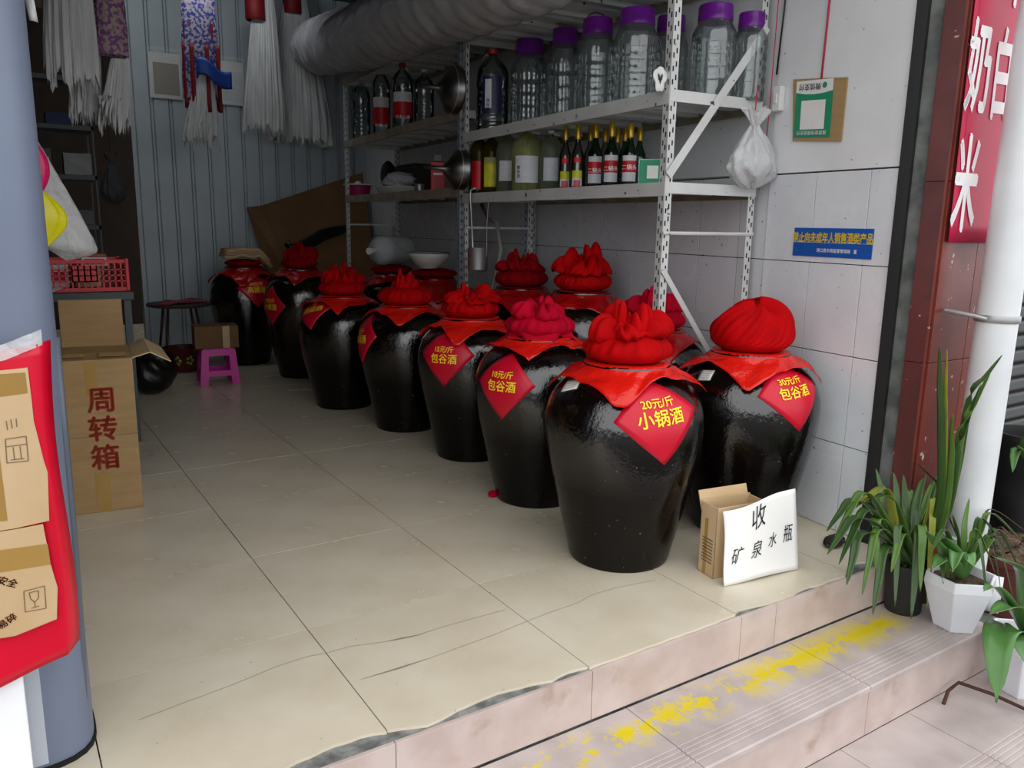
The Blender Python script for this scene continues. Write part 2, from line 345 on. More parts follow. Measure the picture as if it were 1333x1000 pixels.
def ribbon(pts, wd, z=.0008):
    b = MB(); v = []
    for i, (x, y) in enumerate(pts):
        x2, y2 = pts[min(i+1, len(pts)-1)]; x1, y1 = pts[max(i-1, 0)]; d = Vector((x2-x1, y2-y1)).normalized(); k = wd[i] if isinstance(wd, list) else wd
        v += [(x-d.y*k, y+d.x*k, z), (x+d.y*k, y-d.x*k, z)]
    return b.add(v, [(2*i, 2*i+1, 2*i+3, 2*i+2) for i in range(len(pts)-1)])
m_crack = mat('crack dirt', '#8b857a', .95)
for pix in ([(180, 938), (240, 915), (300, 893), (360, 868), (400, 855), (424, 851), (455, 842), (500, 836)], [(500, 836), (520, 832), (545, 827), (565, 820), (600, 810), (658, 794)],
            [(470, 885), (520, 870), (560, 857), (590, 846), (640, 828), (684, 810), (720, 796), (750, 786), (770, 775), (800, 766), (850, 756)]):
    pts = [tuple(at_z(px, py)[:2]) for px, py in pix]
    wd = [.0008+.005*max(0, 1-abs(px-528)/22) for px, py in pix]
    ribbon(pts, wd).build('crack', m_crack, floor)
# upper riser, tread, lower riser, street tread
step = MB(); step.box2((-1.3, .30, -.6), (2.3, EDGE-.02, -.178)); step = struct(step, 'step', m_concrete, 'tiled upper step in front of the shop floor', 'step')
xs = [-1.2, -.6, .009, .611, 1.222, 1.392, 2.0, 2.29]
for a, b_ in zip(xs, xs[1:]):
    MB().box2((a+.001, EDGE-.010, -.160), (b_-.001, EDGE+.002, -.009)).build('riser_tile', m_riser, step, bevel=.001)
def tread_tile(x0, x1, y0, y1, z, parent, grooves=True):
    b = MB(); pr = [(y1, z), (y0+.105, z)]
    if grooves:
        y = y0+.105
        for k in range(5): pr += [(y-.002, z-.003), (y-.006, z-.003), (y-.008, z), (y-.017, z)]; y -= .017
    pr += [(y0+.004, z), (y0, z-.004), (y0, z-.016), (y1, z-.016)]
    n = len(pr); v = [(x0, a, c) for a, c in pr]+[(x1, a, c) for a, c in pr]
    b.add(v, [(i, (i+1) % n, n+(i+1) % n, n+i) for i in range(n)]+[tuple(range(n-1, -1, -1)), tuple(range(n, 2*n))])
    return b.build('tread_tile', m_tread, parent)
for a, b_ in ((-1.2, -.712), (-.712, .014), (.014, .74), (.74, 1.462), (1.462, 2.19)):
    tread_tile(a+.0015, b_-.0015, .28, EDGE-.014, -.165, step)
for a, b_ in ((-1.2, -.7), (-.7, .02), (.02, .742), (.742, 1.465), (1.465, 2.19)):
    MB().box2((a+.001, .286, -.34), (b_-.001, .298, -.181)).build('riser_tile', m_riser, step, bevel=.001)
MB().box2((2.19, .286, -.34), (2.2, EDGE-.014, -.181)).build('riser_tile', m_riser, step)
low = MB(); low.box2((-1.3, -.04, -.7), (3.4, 1.2, -.357)); low = struct(low, 'lower_step', m_concrete, 'wide lower step of pale grey tiles at pavement height', 'step')
for a, b_ in ((-1.2, -.1), (-.1, .62), (.62, 1.34), (1.34, 1.70), (1.70, 2.42), (2.42, 3.14)):
    tread_tile(a+.0015, b_-.0015, -.06, .284, -.34, low)
for a in (2.205, 2.82):
    MB().box2((a, .286, -.356), (a+.61, .9, -.34)).build('paving_tile', m_tread, low)
g = MB(); g.box2((-14, -14, -.9), (16, -.05, -.53)); g.box2((3.4, -.05, -.9), (16, 1.2, -.53)); g.box2((-14, -.05, -.9), (-1.3, 2, -.53)); struct(g, 'ground', mat('grey asphalt street', '#605f5d', .9, c2='#525150'))

# ------------------------------------------------------------------ walls
def wall_obj(fn_mb, name, mats, **k):
    o = struct(fn_mb, name, mats, **k); o.location = P0; o.rotation_euler = (0, 0, WROT); return o
wr = MB(); wr.box2((-.225, -.02, -.3), (6.2, -.25, 3.45)); wr.box2((.404, -.02, 1.45), (6.2, -.006, 3.45))
wr.box2((-.222, -.02, 1.447), (.400, .0, 3.45))
wall_right = wall_obj(wr, 'wall_right', m_plaster)
cols = [-.222, -.107, .149, .402, .574]+[.574+.263*k for k in range(1, 22)]
zr = [0, .362, .724, 1.083, 1.442]
for a, b_ in zip(cols, cols[1:]):
    for z0, z1 in zip(zr, zr[1:]):
        off = 0 if a < .4 else -.008
        MB().box2((a+.0017, off-.008, z0+.0017), (b_-.0017, off+rnd.uniform(-.0005, .0005), z1-.0017)).build('tile', m_wtile, wall_right, bevel=.0012)
MB().box2((-.222, -.019, 0), (6.1, -.0105, 1.445)).build('grout', m_grout, wall_right)
wb = MB(); YB = 6.9; wb.box2((.462, YB+.03, -.1), (2.8, YB+.08, 3.45)); wall_back = struct(wb, 'wall_back', m_metal_wall)
pm = None
for k in range(15):           # sheet metal panels, each a shallow pan between two ribs
    x0 = .462+.155*k
    b = MB(); pr = [(0, .022), (.004, .004), (.012, .004), (.016, .022), (.024, .022), (.028, .004), (.034, 0), (.148, 0), (.155, .022)]
    v = [(x, YB+y, 0) for x, y in pr]+[(x, YB+y, 3.35) for x, y in pr]; n = len(pr)
    if pm is None:
        b.add(v, [(i, i+1, n+i+1, n+i) for i in range(n-1)]); pm = b.build('panel', m_metal_wall, wall_back); pm.location.x = x0
    else:
        o = pm.copy(); COL.objects.link(o); o.location.x = x0
MB().box2((.447, YB-.01, 0), (.465, YB+.08, 3.35)).build('edge_trim', mat('white edging', '#b9bdbd', .5), wall_back, label='white strip along the cut edge')
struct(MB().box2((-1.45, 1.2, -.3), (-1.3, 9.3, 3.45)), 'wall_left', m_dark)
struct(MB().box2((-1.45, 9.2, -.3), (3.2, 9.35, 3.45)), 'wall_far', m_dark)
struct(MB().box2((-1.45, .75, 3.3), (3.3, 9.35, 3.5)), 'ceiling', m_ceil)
lint = MB(); lint.box2((-3, .72, 2.72), (2.4, .95, 4.5)); struct(lint, 'lintel', m_plaster)
struct(MB().box2((-5, .72, -.6), (-1.0, .95, 4.5)), 'wall_front', m_plaster)
# added tube lamp, unseen above the frame, turned to brighten the back wall
fill_lampo = thing('added_fill_lamp', 'added white tube lamp out of view, brightening the back wall', 'lamp', (.7, 5.6, 3.3))
MB().box2((-.62, -.06, -.05), (.62, .06, 0)).build('housing', m_colw, fill_lampo, bevel=.004); MB().cyl((-.6, 0, -.075), (.6, 0, -.075), .014, 12).build('tube', mat('added lamp tube', '#f4f7ff', .4), fill_lampo, smooth=True)
ld = bpy.data.lights.new('added_fill_light', 'AREA'); ld.shape = 'RECTANGLE'; ld.size = 1.2; ld.size_y = .08; ld.energy = 3.4; ld.color = (.92, .96, 1)
lo = bpy.data.objects.new('added_fill_light', ld); COL.objects.link(lo); lo.parent = fill_lampo; lo.location = (0, .03, -.1); lo.rotation_euler = (math.radians(55), 0, 0)

# ------------------------------------------------------------------ pillar
pil = MB(); A = (2.112, .775); B = (2.152, .62); pil.prism([(2.13, .78), (2.165, .63), (2.75, .62), (2.75, 1.15), (2.2, 1.15)], -.6, 4.5)
pil = struct(pil, 'pillar', m_grey_strip, 'dark red tiled pillar at the right end of the opening', 'pillar')
def side_strip(f0, f1, z0, z1, th, name, m_, proud=.0, **k):
    a = Vector(A).lerp(Vector(B), f0); b2 = Vector(A).lerp(Vector(B), f1); n_ = Vector((-(B[1]-A[1]), B[0]-A[0])).normalized()*-1
    pts = [a+n_*proud, b2+n_*proud, b2-n_*th, a-n_*th]
    return MB().prism([tuple(p) for p in pts], z0, z1).build(name, m_, **k)
side_strip(0, .25, -.1, 4.4, .04, 'shutter_track', m_black, .012, parent=pil, label='black shutter track')
for z0, z1 in ((-.34, .1), (.1, .74), (.74, 1.39), (1.39, 2.04), (2.04, 2.7), (2.7, 3.4)):
    side_strip(.56, .985, z0+.001, z1-.001, .015, 'tile', m_redtile, .001, parent=pil, bevel=.001)
    MB().box2((B[0]+.004, .607, z0+.001), (B[0]+.24, .625, z1-.001)).build('tile', m_redtile2, pil, bevel=.0015)
    MB().box2((B[0]+.242, .607, z0+.001), (B[0]+.55, .625, z1-.001)).build('tile', m_redtile2, pil, bevel=.0015)
side_strip(.975, 1.03, -.34, 3.4, .006, 'corner_bead', m_redtile2, .004, parent=pil)
# banner
ban = thing('banner', 'crimson vinyl banner with white characters hung on the red pillar', 'banner')
BY = .595; bz = at_y(1222, 316, BY).z; bx0 = 2.158
def bfun(x, z): return (bx0+x, BY-.012*math.sin(3.5*x)-.006*math.sin(2*z), z)
MB().grid(lambda u, v: bfun(u*.42, bz+v*1.5), 14, 24).build('sheet', m_crimson, ban, smooth=True, solid=.002)
def bchar(c, pxc, pyt, pyb, sx, parent=ban):
    top = at_y(pxc, pyt, BY); bot = at_y(pxc, pyb, BY); h = (top.z-bot.z)/.88; xc = (top.x+bot.x)/2-bx0
    lettering(c, h, lambda u, v: (lambda q: (q[0], q[1]-.004, q[2]))(bfun(xc+u, bot.z+.1*h+v-.0)), m_wht, parent, bold=.025, sx=sx)
bchar('奶', 1273, 33, 148, .46); bchar('白', 1301, 45, 158, .40); bchar('米', 1254, 184, 302, .42); bchar('鲜', 1318, -108, 10, .5)

# drain pipe
pp = thing('drain_pipe', 'thick white plastic drain pipe in front of the red pillar', 'pipe', (2.285, .46, -.165))
MB().lathe([(.068, .13), (.068, 3.6)], 40).build('pipe', m_pipe, pp, smooth=True, angle=40)
MB().lathe([(.080, .13), (.080, .26), (.068, .265)], 40).build('socket', m_pipe, pp, smooth=True, angle=40)
MB().tube([(0, 0, .2), (0, 0, .12), (.01, -.03, .08), (.03, -.08, .06), (.05, -.13, .06)], .068, 24).build('elbow', m_pipe, pp, smooth=True)
pp.rotation_euler = (0, .014, 0)
b = MB(); b.lathe([(.0715, 0), (.0735, .004), (.0735, .022), (.0715, .026)], 40, (0, 0, at_y(1288, 420, .46).z+.165)); b.tube([(-.07, 0, at_y(1288, 420, .46).z+.177), (-.085, .03, at_y(1288, 420, .46).z+.185), (-.09, .14, at_y(1288, 420, .46).z+.195)], .008, 8)
b.build('clamp', mat('grey clamp', '#a9a9a8', .4, metal=.6), pp, smooth=True, angle=40)

# ------------------------------------------------------------------ liquor jars
PR = [(.183, 0), (.188, .012), (.196, .05), (.208, .10), (.232, .20), (.256, .30), (.275, .39), (.286, .47), (.288, .52), (.282, .57), (.262, .62), (.228, .66), (.185, .69), (.15, .705), (.142, .72), (.15, .735)]
def dense(pr, n=4):
    out = []
    for i in range(len(pr)-1):
        a, b, c, d = pr[max(i-1, 0)], pr[i], pr[i+1], pr[min(i+2, len(pr)-1)]
        for k in range(n):
            t = k/n; out.append(tuple(.5*((2*b[q])+(-a[q]+c[q])*t+(2*a[q]-5*b[q]+4*c[q]-d[q])*t*t+(-a[q]+3*b[q]-3*c[q]+d[q])*t**3) for q in (0, 1)))
    return out+[pr[-1]]
class Prof:      # a jar's outline, read by arc length from the mouth down
    def __init__(s, k, kz):
        s.p = [(r*k, z*kz) for r, z in dense(PR)]; q = s.p[::-1]; s.q = q; s.s = [0]
        for a, b in zip(q, q[1:]): s.s.append(s.s[-1]+math.hypot(a[0]-b[0], a[1]-b[1]))
    def at(s, d):
        d = max(0, min(d, s.s[-1]-1e-6)); i = next(i for i in range(len(s.s)-1) if s.s[i+1] >= d); t = (d-s.s[i])/max(1e-9, s.s[i+1]-s.s[i])
        a, b = s.q[i], s.q[i+1]; r, z = a[0]+(b[0]-a[0])*t, a[1]+(b[1]-a[1])*t; tx, tz = b[0]-a[0], b[1]-a[1]; L = math.hypot(tx, tz) or 1
        nr, nz = -tz/L, tx/L
        return r, z, (nr, nz) if (nr > 0 or nz > 0) else (-nr, -nz)
    def surf(s, ang, d, off):
        r, z, (nr, nz) = s.at(d); return ((r+nr*off)*math.cos(ang), (r+nr*off)*math.sin(ang), z+nz*off)
    def find(s, loc, px, py):
        best = None
        for i in range(120):
            a = 2*PI*i/120
            for k in range(1, 45):
                d = k*.015; p = s.surf(a, d, 0); w3 = (loc[0]+p[0], loc[1]+p[1], p[2])
                r, z, (nr, nz) = s.at(d); n_ = Vector((nr*math.cos(a), nr*math.sin(a), nz))
                if n_.dot(CAM-Vector(w3)) <= 0: continue
                x, y, _ = proj(w3); e = (x-px)**2+(y-py)**2
                if best is None or e < best[0]: best = (e, a, d)
        return best[1], best[2]
def price_label(jar, P, loc, px, py, lines, side, tilt=0., name='price_label', m_=None):
    a0, d0 = P.find(loc, px, py)
    def S(u, v, off):
        c, s_ = math.cos(tilt), math.sin(tilt); u, v = u*c-v*s_, u*s_+v*c; d = d0-v; r = P.at(d)[0]
        return P.surf(a0+u/max(r, .1), d, off)
    side *= 1.14; h = side/math.sqrt(2); b = MB()
    b.grid(lambda u, v: S(h*((u-.5)+(v-.5)), h*((v-.5)-(u-.5)), .0025), 12, 12)
    lb = b.build(name, m_ or m_label, jar, smooth=True, solid=.0015)
    for s_, y, size in lines:
        lettering(s_, size, lambda u, v, y=y: S(u, v+y, .0065), m_yel, lb, bold=.016)
    return lb
def white_tag(jar, P, loc, px, py, w_, h_, tilt):
    a0, d0 = P.find(loc, px, py)
    def S(u, v, off):
        c, s_ = math.cos(tilt), math.sin(tilt); u, v = u*c-v*s_, u*s_+v*c; d = d0-v; return P.surf(a0+u/max(P.at(d)[0], .1), d, off)
    t = MB().grid(lambda u, v: S((u-.5)*w_, (v-.5)*h_, .003), 6, 6).build('paper_tag', m_paper, jar, smooth=True, solid=.001, label='small white printed tag')
    b = MB()
    for k in range(4): b.grid(lambda u, v, k=k: S((u-.5)*w_*.7, (-.3+.2*k+.03*v)*h_, .0042), 4, 2)
    b.build('print', m_ink_grey, t)
def cushion(kind, R, seed):
    """outline of a sand filled cloth bag: (body grid fn, list of ruffle fns)"""
    r = random.Random(seed); h = {'dome': .17, 'flat': .06}.get(kind, .10)*R/.155; rn = {'dome': .02, 'flat': .03}.get(kind, .30)*R
    ph = [r.uniform(0, 6.28) for _ in range(8)]; n1 = noise1(seed); n2 = noise1(seed+50)
    npl = r.choice((22, 26, 30))
    def body(u, v):
        a = 2*PI*u; t = v
        if t < .5:
            q = t/.5*PI/2; rr = R*(.55+.45*math.sin(q)); z = h*.42*(1-math.cos(q)) if kind != 'dome' else h*.3*(1-math.cos(q))
        else:
            q = (t-.5)/.5; z0 = h*(.42 if kind != 'dome' else .3)
            rr = R*((1-q**1.8)*(1-rn/R)+rn/R) if kind != 'dome' else R*math.cos(q*PI/2*.97)**.75
            z = z0+(h-z0)*(math.sin(q*PI/2)**.9)
        pl = max(0, (t-.35)/.65)
        amp = .10*math.sin(PI*min(1, pl*1.05))**.6 if pl > 0 else 0
        rr *= 1+amp*(.45*math.sin(npl*a+ph[0]+2*pl)+.5*math.sin(npl*.5*a//1*0+11*a+ph[1]+3*pl))*.5+.035*n1(a)
        z *= 1+.06*n2(a)
        if kind == 'dome':
            rr *= 1+.10*pl*math.sin(2*a+ph[2]+3*t); z += .02*pl*math.sin(3*a+ph[3])+.012*math.sin(5*a+6*t)*pl
            x, y = rr*math.cos(a+1.2*pl), rr*math.sin(a+1.2*pl)
            return (x+.02*pl, y, z)
        return (rr*math.cos(a+.3*pl), rr*math.sin(a+.3*pl), z)
    ruff = []
    spec = {'rose': [(.98, .052, 5), (.66, .070, 4), (.36, .078, 3)], 'petal': [(.90, .045, 4), (.5, .05, 3)],
            'knot': [(.48, .050, 4), (.30, .066, 3)], 'twist': [(1.02, .030, 6), (.72, .046, 5), (.40, .055, 3)],
            'wing': [(1.02, .07, 4), (.72, .095, 3), (.4, .09, 3)], 'dome': [], 'flat': []}[kind]
    for li, (w_, up, fold) in enumerate(spec):
        p = [r.uniform(0, 6.28) for _ in range(8)]; nn = noise1(seed+li*7+3); dx, dy = r.uniform(-.012, .012), r.uniform(-.012, .012); tl = r.uniform(-.12, .12); sw = r.uniform(-.5, .5)
        def rf(u, v, w_=w_, up=up, fold=fold, p=p, nn=nn, dx=dx, dy=dy, tl=tl, sw=sw):
            a = 2*PI*u; t = v*PI*(1.32 if kind != 'wing' else 1.1)
            cr = 1-abs(math.cos(fold*a/2+p[0]+.8*sw*v+.4*math.sin(2*a+p[1])))**5          # puffs parted by sharp creases
            cr2 = 1-abs(math.cos((fold*1.5)*a/2*2+p[2]-v))**6*.5
            W = (R*w_-rn*.5)*(.62+.38*cr)*(1+.16*nn(a)); k = up*(.5+.5*cr)*(1+.35*math.sin(2*a+p[3]))
            rr = rn*.5+W*((1-math.cos(t))/2 if t < PI else 1-.25*(1-math.cos((t-PI)*1.5)))
            z = h*.90+k*math.sin(min(t, PI)*.93)*cr2*1.25-(k*.55*math.sin(t-PI) if t > PI else 0)+tl*rr*math.cos(a+p[4])
            rr *= 1+.05*math.sin(19*a+p[5]+4*v)*v; z += .004*math.sin(23*a+p[6]+3*v)*v
            aa = a+sw*v
            return (rr*math.cos(aa)+dx*v, rr*math.sin(aa)+dy*v, z)
        ruff.append(rf)
    if kind == 'petal':
        pa = 2.55
        def pet(u, v):
            a = 2*PI*u; c = max(abs(math.cos(a-pa)), abs(math.sin(a-pa))); RR = .148/c*(1+.06*n1(a))+.01; s_ = v*RR
            z = h*.98+.02*math.sin(PI*min(1, s_/.12))*(1+.5*math.sin(6*a+ph[0])); fall = max(0, s_-.105)
            rr = min(s_, .105)+fall*.72; rr = rr*(1+.06*math.sin(7*a+ph[1])*v); z -= fall*1.15+.3*max(0, s_-.06)
            z += .008*v*math.sin(11*a+ph[2]); return (rr*math.cos(a), rr*math.sin(a), z)
        ruff.append(pet)
    return body, ruff, h
def sheet_fn(P, phi, half, seed, droop=1.0):
    n1 = noise1(seed); n2 = noise1(seed+9); r = random.Random(seed); p = [r.uniform(0, 6.28) for _ in range(4)]
    def f(u, v):
        a = 2*PI*u; c = max(abs(math.cos(a-phi)), abs(math.sin(a-phi))); R = half/c*(1+.10*n1(a)); R = min(R, half*1.36)
        s_ = v*R; ri = P.q[0][0]
        if s_ < ri: x = (s_*math.cos(a), s_*math.sin(a), P.q[0][1]+.004); return x
        d = (s_-ri)*1.0; q = d/max(.01, (R-ri)); wob = abs(math.sin(3.5*a+p[0]+2*q))*.016*q+abs(math.sin(8*a+p[1]+4*q))*.006*q+.006*q*q
        base = P.surf(a, d+.006, .006+wob)
        # the film bridges the hollow of the neck
        if d < .05:
            t = d/.05; e = P.surf(a, .056, .010+wob); s0 = (ri*math.cos(a), ri*math.sin(a), P.q[0][1]+.004)
            base = tuple(s0[k]+(e[k]-s0[k])*t for k in range(3))
        return base
    return f
JARS = [
 # name, (x,y), k, kz, cloth kind, R, cloth material, sheet material, sheet phi, half, label
 ('front', (1.200, 1.180), 1.00, 1.00, 'rose', .155, 0, 0, .0, .240, 'nearest big black glazed liquor jar, with the 20 yuan price label'),
 ('corner', (1.825, 1.150), .98, 1.00, 'dome', .160, 0, 0, -.1, .240, 'black liquor jar against the white wall, behind the bottle collecting box'),
 ('ten', (1.304, 1.878), .98, 1.00, 'petal', .150, 1, 0, .0, .212, 'black liquor jar second in the front row, its red label priced ten yuan'),
 ('fifteen', (1.385, 2.620), .96, 1.00, 'twist', .148, 0, 0, .0, .235, 'black liquor jar third in the front row, its red label priced fifteen yuan'),
 ('patched', (1.350, 3.330), .97, 1.00, 'knot', .163, 0, 0, .2, .225, 'black liquor jar whose price label has a white patch over the number'),
 ('limp', (1.240, 4.065), 1.00, 1.00, 'rose', .150, 0, 0, .3, .235, 'black liquor jar in deep shade, sixth in the front row from the entrance'),
 ('brown', (1.345, 5.230), .98, 1.15, 'rose', .135, 2, 2, .3, .245, 'dark brown liquor jar before the leaning carton sheet'),
 ('last', (1.120, 6.020), 1.00, 1.12, 'flat', .150, 2, 2, .5, .270, 'last black liquor jar at the back wall, a folded towel on its top'),
 ('back_near', (1.855, 1.745), .92, 1.02, 'rose', .140, 1, 1, .3, .235, 'black liquor jar behind the front shelf post, in the row along the wall'),
 ('olive', (1.875, 2.310), .97, 1.20, 'wing', .150, 0, 1, .7, .260, 'tall olive brown liquor jar under the shelf, second in the row along the wall'),
 ('tall', (1.925, 2.960), .97, 1.16, 'rose', .155, 2, 2, .2, .270, 'tall black liquor jar under the shelf beside the hanging ladle'),
 ('bowl', (2.020, 4.250), .97, 1.12, 'flat', .165, 2, 2, .4, .270, 'dark liquor jar under the shelf carrying a white enamel bowl'),
 ('jug', (2.050, 5.050), .97, 1.10, 'flat', .165, 2, 2, .9, .270, 'dark liquor jar far under the shelf carrying a milky plastic jug'),
]
BAGTXT = {'front': 'red cloth sandbag lid with rose-like folds on the nearest jar', 'corner': 'smooth domed red cloth sandbag lid on the jar by the white wall',
 'ten': 'crimson cloth sandbag lid with drooping petals on the 10 yuan jar', 'fifteen': 'red cloth sandbag lid with twisted flat folds on the 15 yuan jar',
 'patched': 'red cloth sandbag lid with a small knotted top', 'limp': 'red cloth sandbag lid on the sixth jar of the front row',
 'brown': 'dark red cloth sandbag lid on the brown jar before the leaning carton', 'last': 'flat maroon cloth lid under the folded towel',
 'back_near': 'crimson cloth sandbag lid half behind the front shelf post', 'olive': 'red cloth sandbag lid with wing-like folds on the tall olive jar',
 'tall': 'dark red cloth sandbag lid beside the hanging ladle', 'bowl': 'flat maroon cloth lid under the white enamel bowl', 'jug': 'flat maroon cloth lid under the milky jug'}
SHTXT = {'front': 'orange red plastic sheet draped over the nearest jar', 'corner': 'orange red plastic sheet draped over the jar by the white wall',
 'ten': 'orange red plastic sheet under the crimson petals of the 10 yuan jar', 'fifteen': 'orange red plastic sheet draped over the 15 yuan jar',
 'patched': 'red plastic sheet with a front point below the small knotted lid', 'limp': 'red plastic sheet draped over the sixth jar of the front row',
 'brown': 'dark red plastic sheet over the brown jar before the leaning carton', 'last': 'dark red plastic sheet over the last jar at the back wall',
 'back_near': 'red plastic sheet over the jar behind the front shelf post', 'olive': 'red plastic sheet over the tall olive jar',
 'tall': 'dark red crinkled plastic sheet over the jar beside the hanging ladle', 'bowl': 'dark red plastic sheet on the jar below the enamel bowl', 'jug': 'dark red plastic sheet on the jar below the milky jug'}
cl_m = (m_cloth, m_cloth2, m_cloth3); sh_m = (m_sheet, m_sheet2, m_sheet2)
LAB = {'front': [(863, 547, [('20元/斤', .036, .038), ('小锅酒', -.024, .058)], .205, .10)],
 'corner': [(1034, 512, [('30元/斤', .032, .034), ('包谷酒', -.020, .048)], .190, .10)],
 'ten': [(653, 500, [('10元/斤', .026, .034), ('包谷酒', -.026, .048)], .190, .02)],
 'fifteen': [(578, 463, [('15元/斤', .014, .034), ('包谷酒', -.038, .050)], .200, .02)],
 'patched': [(470, 437, [('元/斤', .018, .036), ('小锅酒', -.034, .052)], .200, .10)],
 'limp': [(408, 401, [('斤', .020, .036), ('高粱酒', -.034, .050)], .195, .35)],
 'brown': [(352, 397, [('40元/斤', .024, .036), ('木僧酒', -.030, .050)], .190, .0)],
 'last': [(334, 375, [('30元/斤', .020, .036), ('高國酒', -.034, .052)], .200, .0), (303, 353, [('斤', .0, .04)], .15, .5)],
 'bowl': [(572, 386, [('酒', .02, .06)], .20, .2)]}
TAGS = {'front': (744, 499, .075, .055, .45), 'fifteen': (549, 432, .075, .055, .5), 'corner': (919, 490, .06, .05, .2), 'olive': (792, 372, .03, .03, .3)}
for i, (nm, loc, k, kz, kind, R, cm, sm, phi, half, lb) in enumerate(JARS):
    P = Prof(k, kz)
    j = thing('liquor_jar', lb, 'jar', (loc[0], loc[1], 0), 0)
    n_ = noise1(i+90)
    MB().lathe(P.p, 72, mod=lambda a, q, z: 1+.006*n_(a+z*2), cap1=False).build('jar_body', m_glaze_b if nm in ('olive', 'brown') else m_glaze, j, smooth=True)
    mo = P.p[-1]; MB().lathe([(mo[0]-.012, mo[1]-.03), (mo[0]-.010, mo[1]), (mo[0]+.002, mo[1]+.003), (mo[0]+.010, mo[1]-.004), (mo[0]+.004, mo[1]-.02), (mo[0]-.008, mo[1]-.032)], 48, cap0=False, cap1=False).build('rim', m_glaze, j, smooth=True)
    for px, py, lines, side, tilt in LAB.get(nm, []):
        L = price_label(j, P, loc, px, py, lines, side, tilt)
    if nm == 'patched':
        a0, d0 = P.find(loc, 461, 423); MB().grid(lambda u, v: P.surf(a0+(u-.5)*.15, d0-(v-.5)*.05, .006), 4, 4).build('white_patch', m_paper, j, label='small white patch over the number')
    if nm in TAGS and nm != 'olive': white_tag(j, P, loc, *TAGS[nm])
    # plastic sheet
    b = MB(); fn = sheet_fn(P, phi, half, i+20); nu, nv = 120, 22
    b.grid(lambda u, v: fn(u, .04+.96*v), nu, nv, closed_u=True)
    sh = b.build('plastic_sheet', sh_m[sm], None, smooth=True, solid=.0012); sh.location = (loc[0], loc[1], 0.002)
    tag(sh, SHTXT[nm], 'sheet')
    # sandbag
    body, ruff, h = cushion(kind, R, i*13+5); top = P.q[0][1]+.006
    s = thing('sandbag_lid', BAGTXT[nm], 'lid', (loc[0], loc[1], top), .4*i)
    b = MB(); b.grid(body, 132, 34, closed_u=True); b.f.append(tuple(range(131, -1, -1))); b.mi.append(0); b.f.append(tuple(33*132+q for q in range(132))); b.mi.append(0)
    b.build('cushion', cl_m[cm], s, smooth=True)
    for rf in ruff:
        MB().grid(lambda u, v: rf(u, .05+.95*v), 110, 14, closed_u=True).build('gathered_cloth', cl_m[cm], s, smooth=True, solid=.003)
    if kind in ('rose', 'knot', 'petal', 'twist', 'wing'):
        b = MB(); b.lathe([(R*.31, h*.88), (R*.34, h*.92), (R*.31, h*.96)], 30, cap0=False, cap1=False); b.build('tie', cl_m[cm], s, smooth=True)

# ------------------------------------------------------------------ bottle box and hand written sign
c = at_z(908, 742) + Vector((.0, .0, 0)); f1 = Vector((1.347+.095, .912-.115)); # box corners on the floor
bx = thing('open_carton', 'small open cardboard box holding up the white handwritten sign', 'box', (c.x, c.y, 0), math.radians(-7.2-1))
W_, D_, H_ = .215, .085, .262
rz = math.radians(-8)
b = MB()
for a1, b1 in (((0, -D_, 0), (W_, -D_+.004, H_)), ((0, -.004, 0), (W_, 0, H_+.005)), ((0, -D_, 0), (.004, 0, H_)), ((W_-.004, -D_, 0), (W_, 0, H_)), ((0, -D_, 0), (W_, 0, .004))): b.box2(a1, b1)
b.build('carton_body', m_card_pale, bx, bevel=.001)
MB().box((W_/2, .012, H_+.0), (W_, .004, .07), rx=-.35).build('flap', m_card_pale, bx)
b = MB()
for k in range(8): b.box2((-.001, -D_*.85, .05+.012*k), (.0, -D_*.2, .055+.012*k))
b.build('print', m_ink_grey, bx, kind='stuff')
MB().box2((-.001, -D_*.5, 0), (.0, -D_*.3, H_*.8)).build('tape', m_tape, bx)
sg = thing('handwritten_sign', 'white paper sign with black brush writing leaning on the small carton', 'sign')
s0, s1 = at_z(944, 764), at_z(1040, 742)
up_l = Vector((s0.x+.015, s0.y+.045, .272)); 
def spaper(u, v):
    a = Vector(s0).lerp(Vector(s1), u); a.z = .002+.006*(math.sin(3*u)**2)
    n_ = Vector((-(s1-s0).y, (s1-s0).x, 0)).normalized()
    p = a+n_*(.040*v)+Vector((0, 0, (.250+.045*u)*v))+n_*(-.012*math.sin(PI*u*1.4)*(v*.7+.3))
    p -= (s1-s0).normalized()*.006*math.sin(5*v+1)*(1-u); p.z += .008*(1-u)*v-.004*math.sin(7*u)*v
    return p
MB().grid(spaper, 20, 16).build('paper', mat('white sign paper', '#f1f1ee', .6), sg, smooth=True, solid=.001)
def brush(c_, u, v, size, rot=0.):
    def fn(x, y):
        xx, yy = x*math.cos(rot)-y*math.sin(rot), x*math.sin(rot)+y*math.cos(rot); p = spaper(u+xx/.345, v+yy/.262)
        n_ = Vector((-(s1-s0).y, (s1-s0).x, 0)).normalized(); return p-n_*.0025
    lettering(c_, size, fn, m_ink, sg, bold=-.004, shear=.25, sx=.85)
brush('收', .42, .68, .085, .12)
for q, (c_, u, v) in enumerate((('矿', .15, .32), ('泉', .40, .33), ('水', .62, .40), ('瓶', .85, .42))): brush(c_, u, v-.03, .06 if q != 2 else .05, .05)

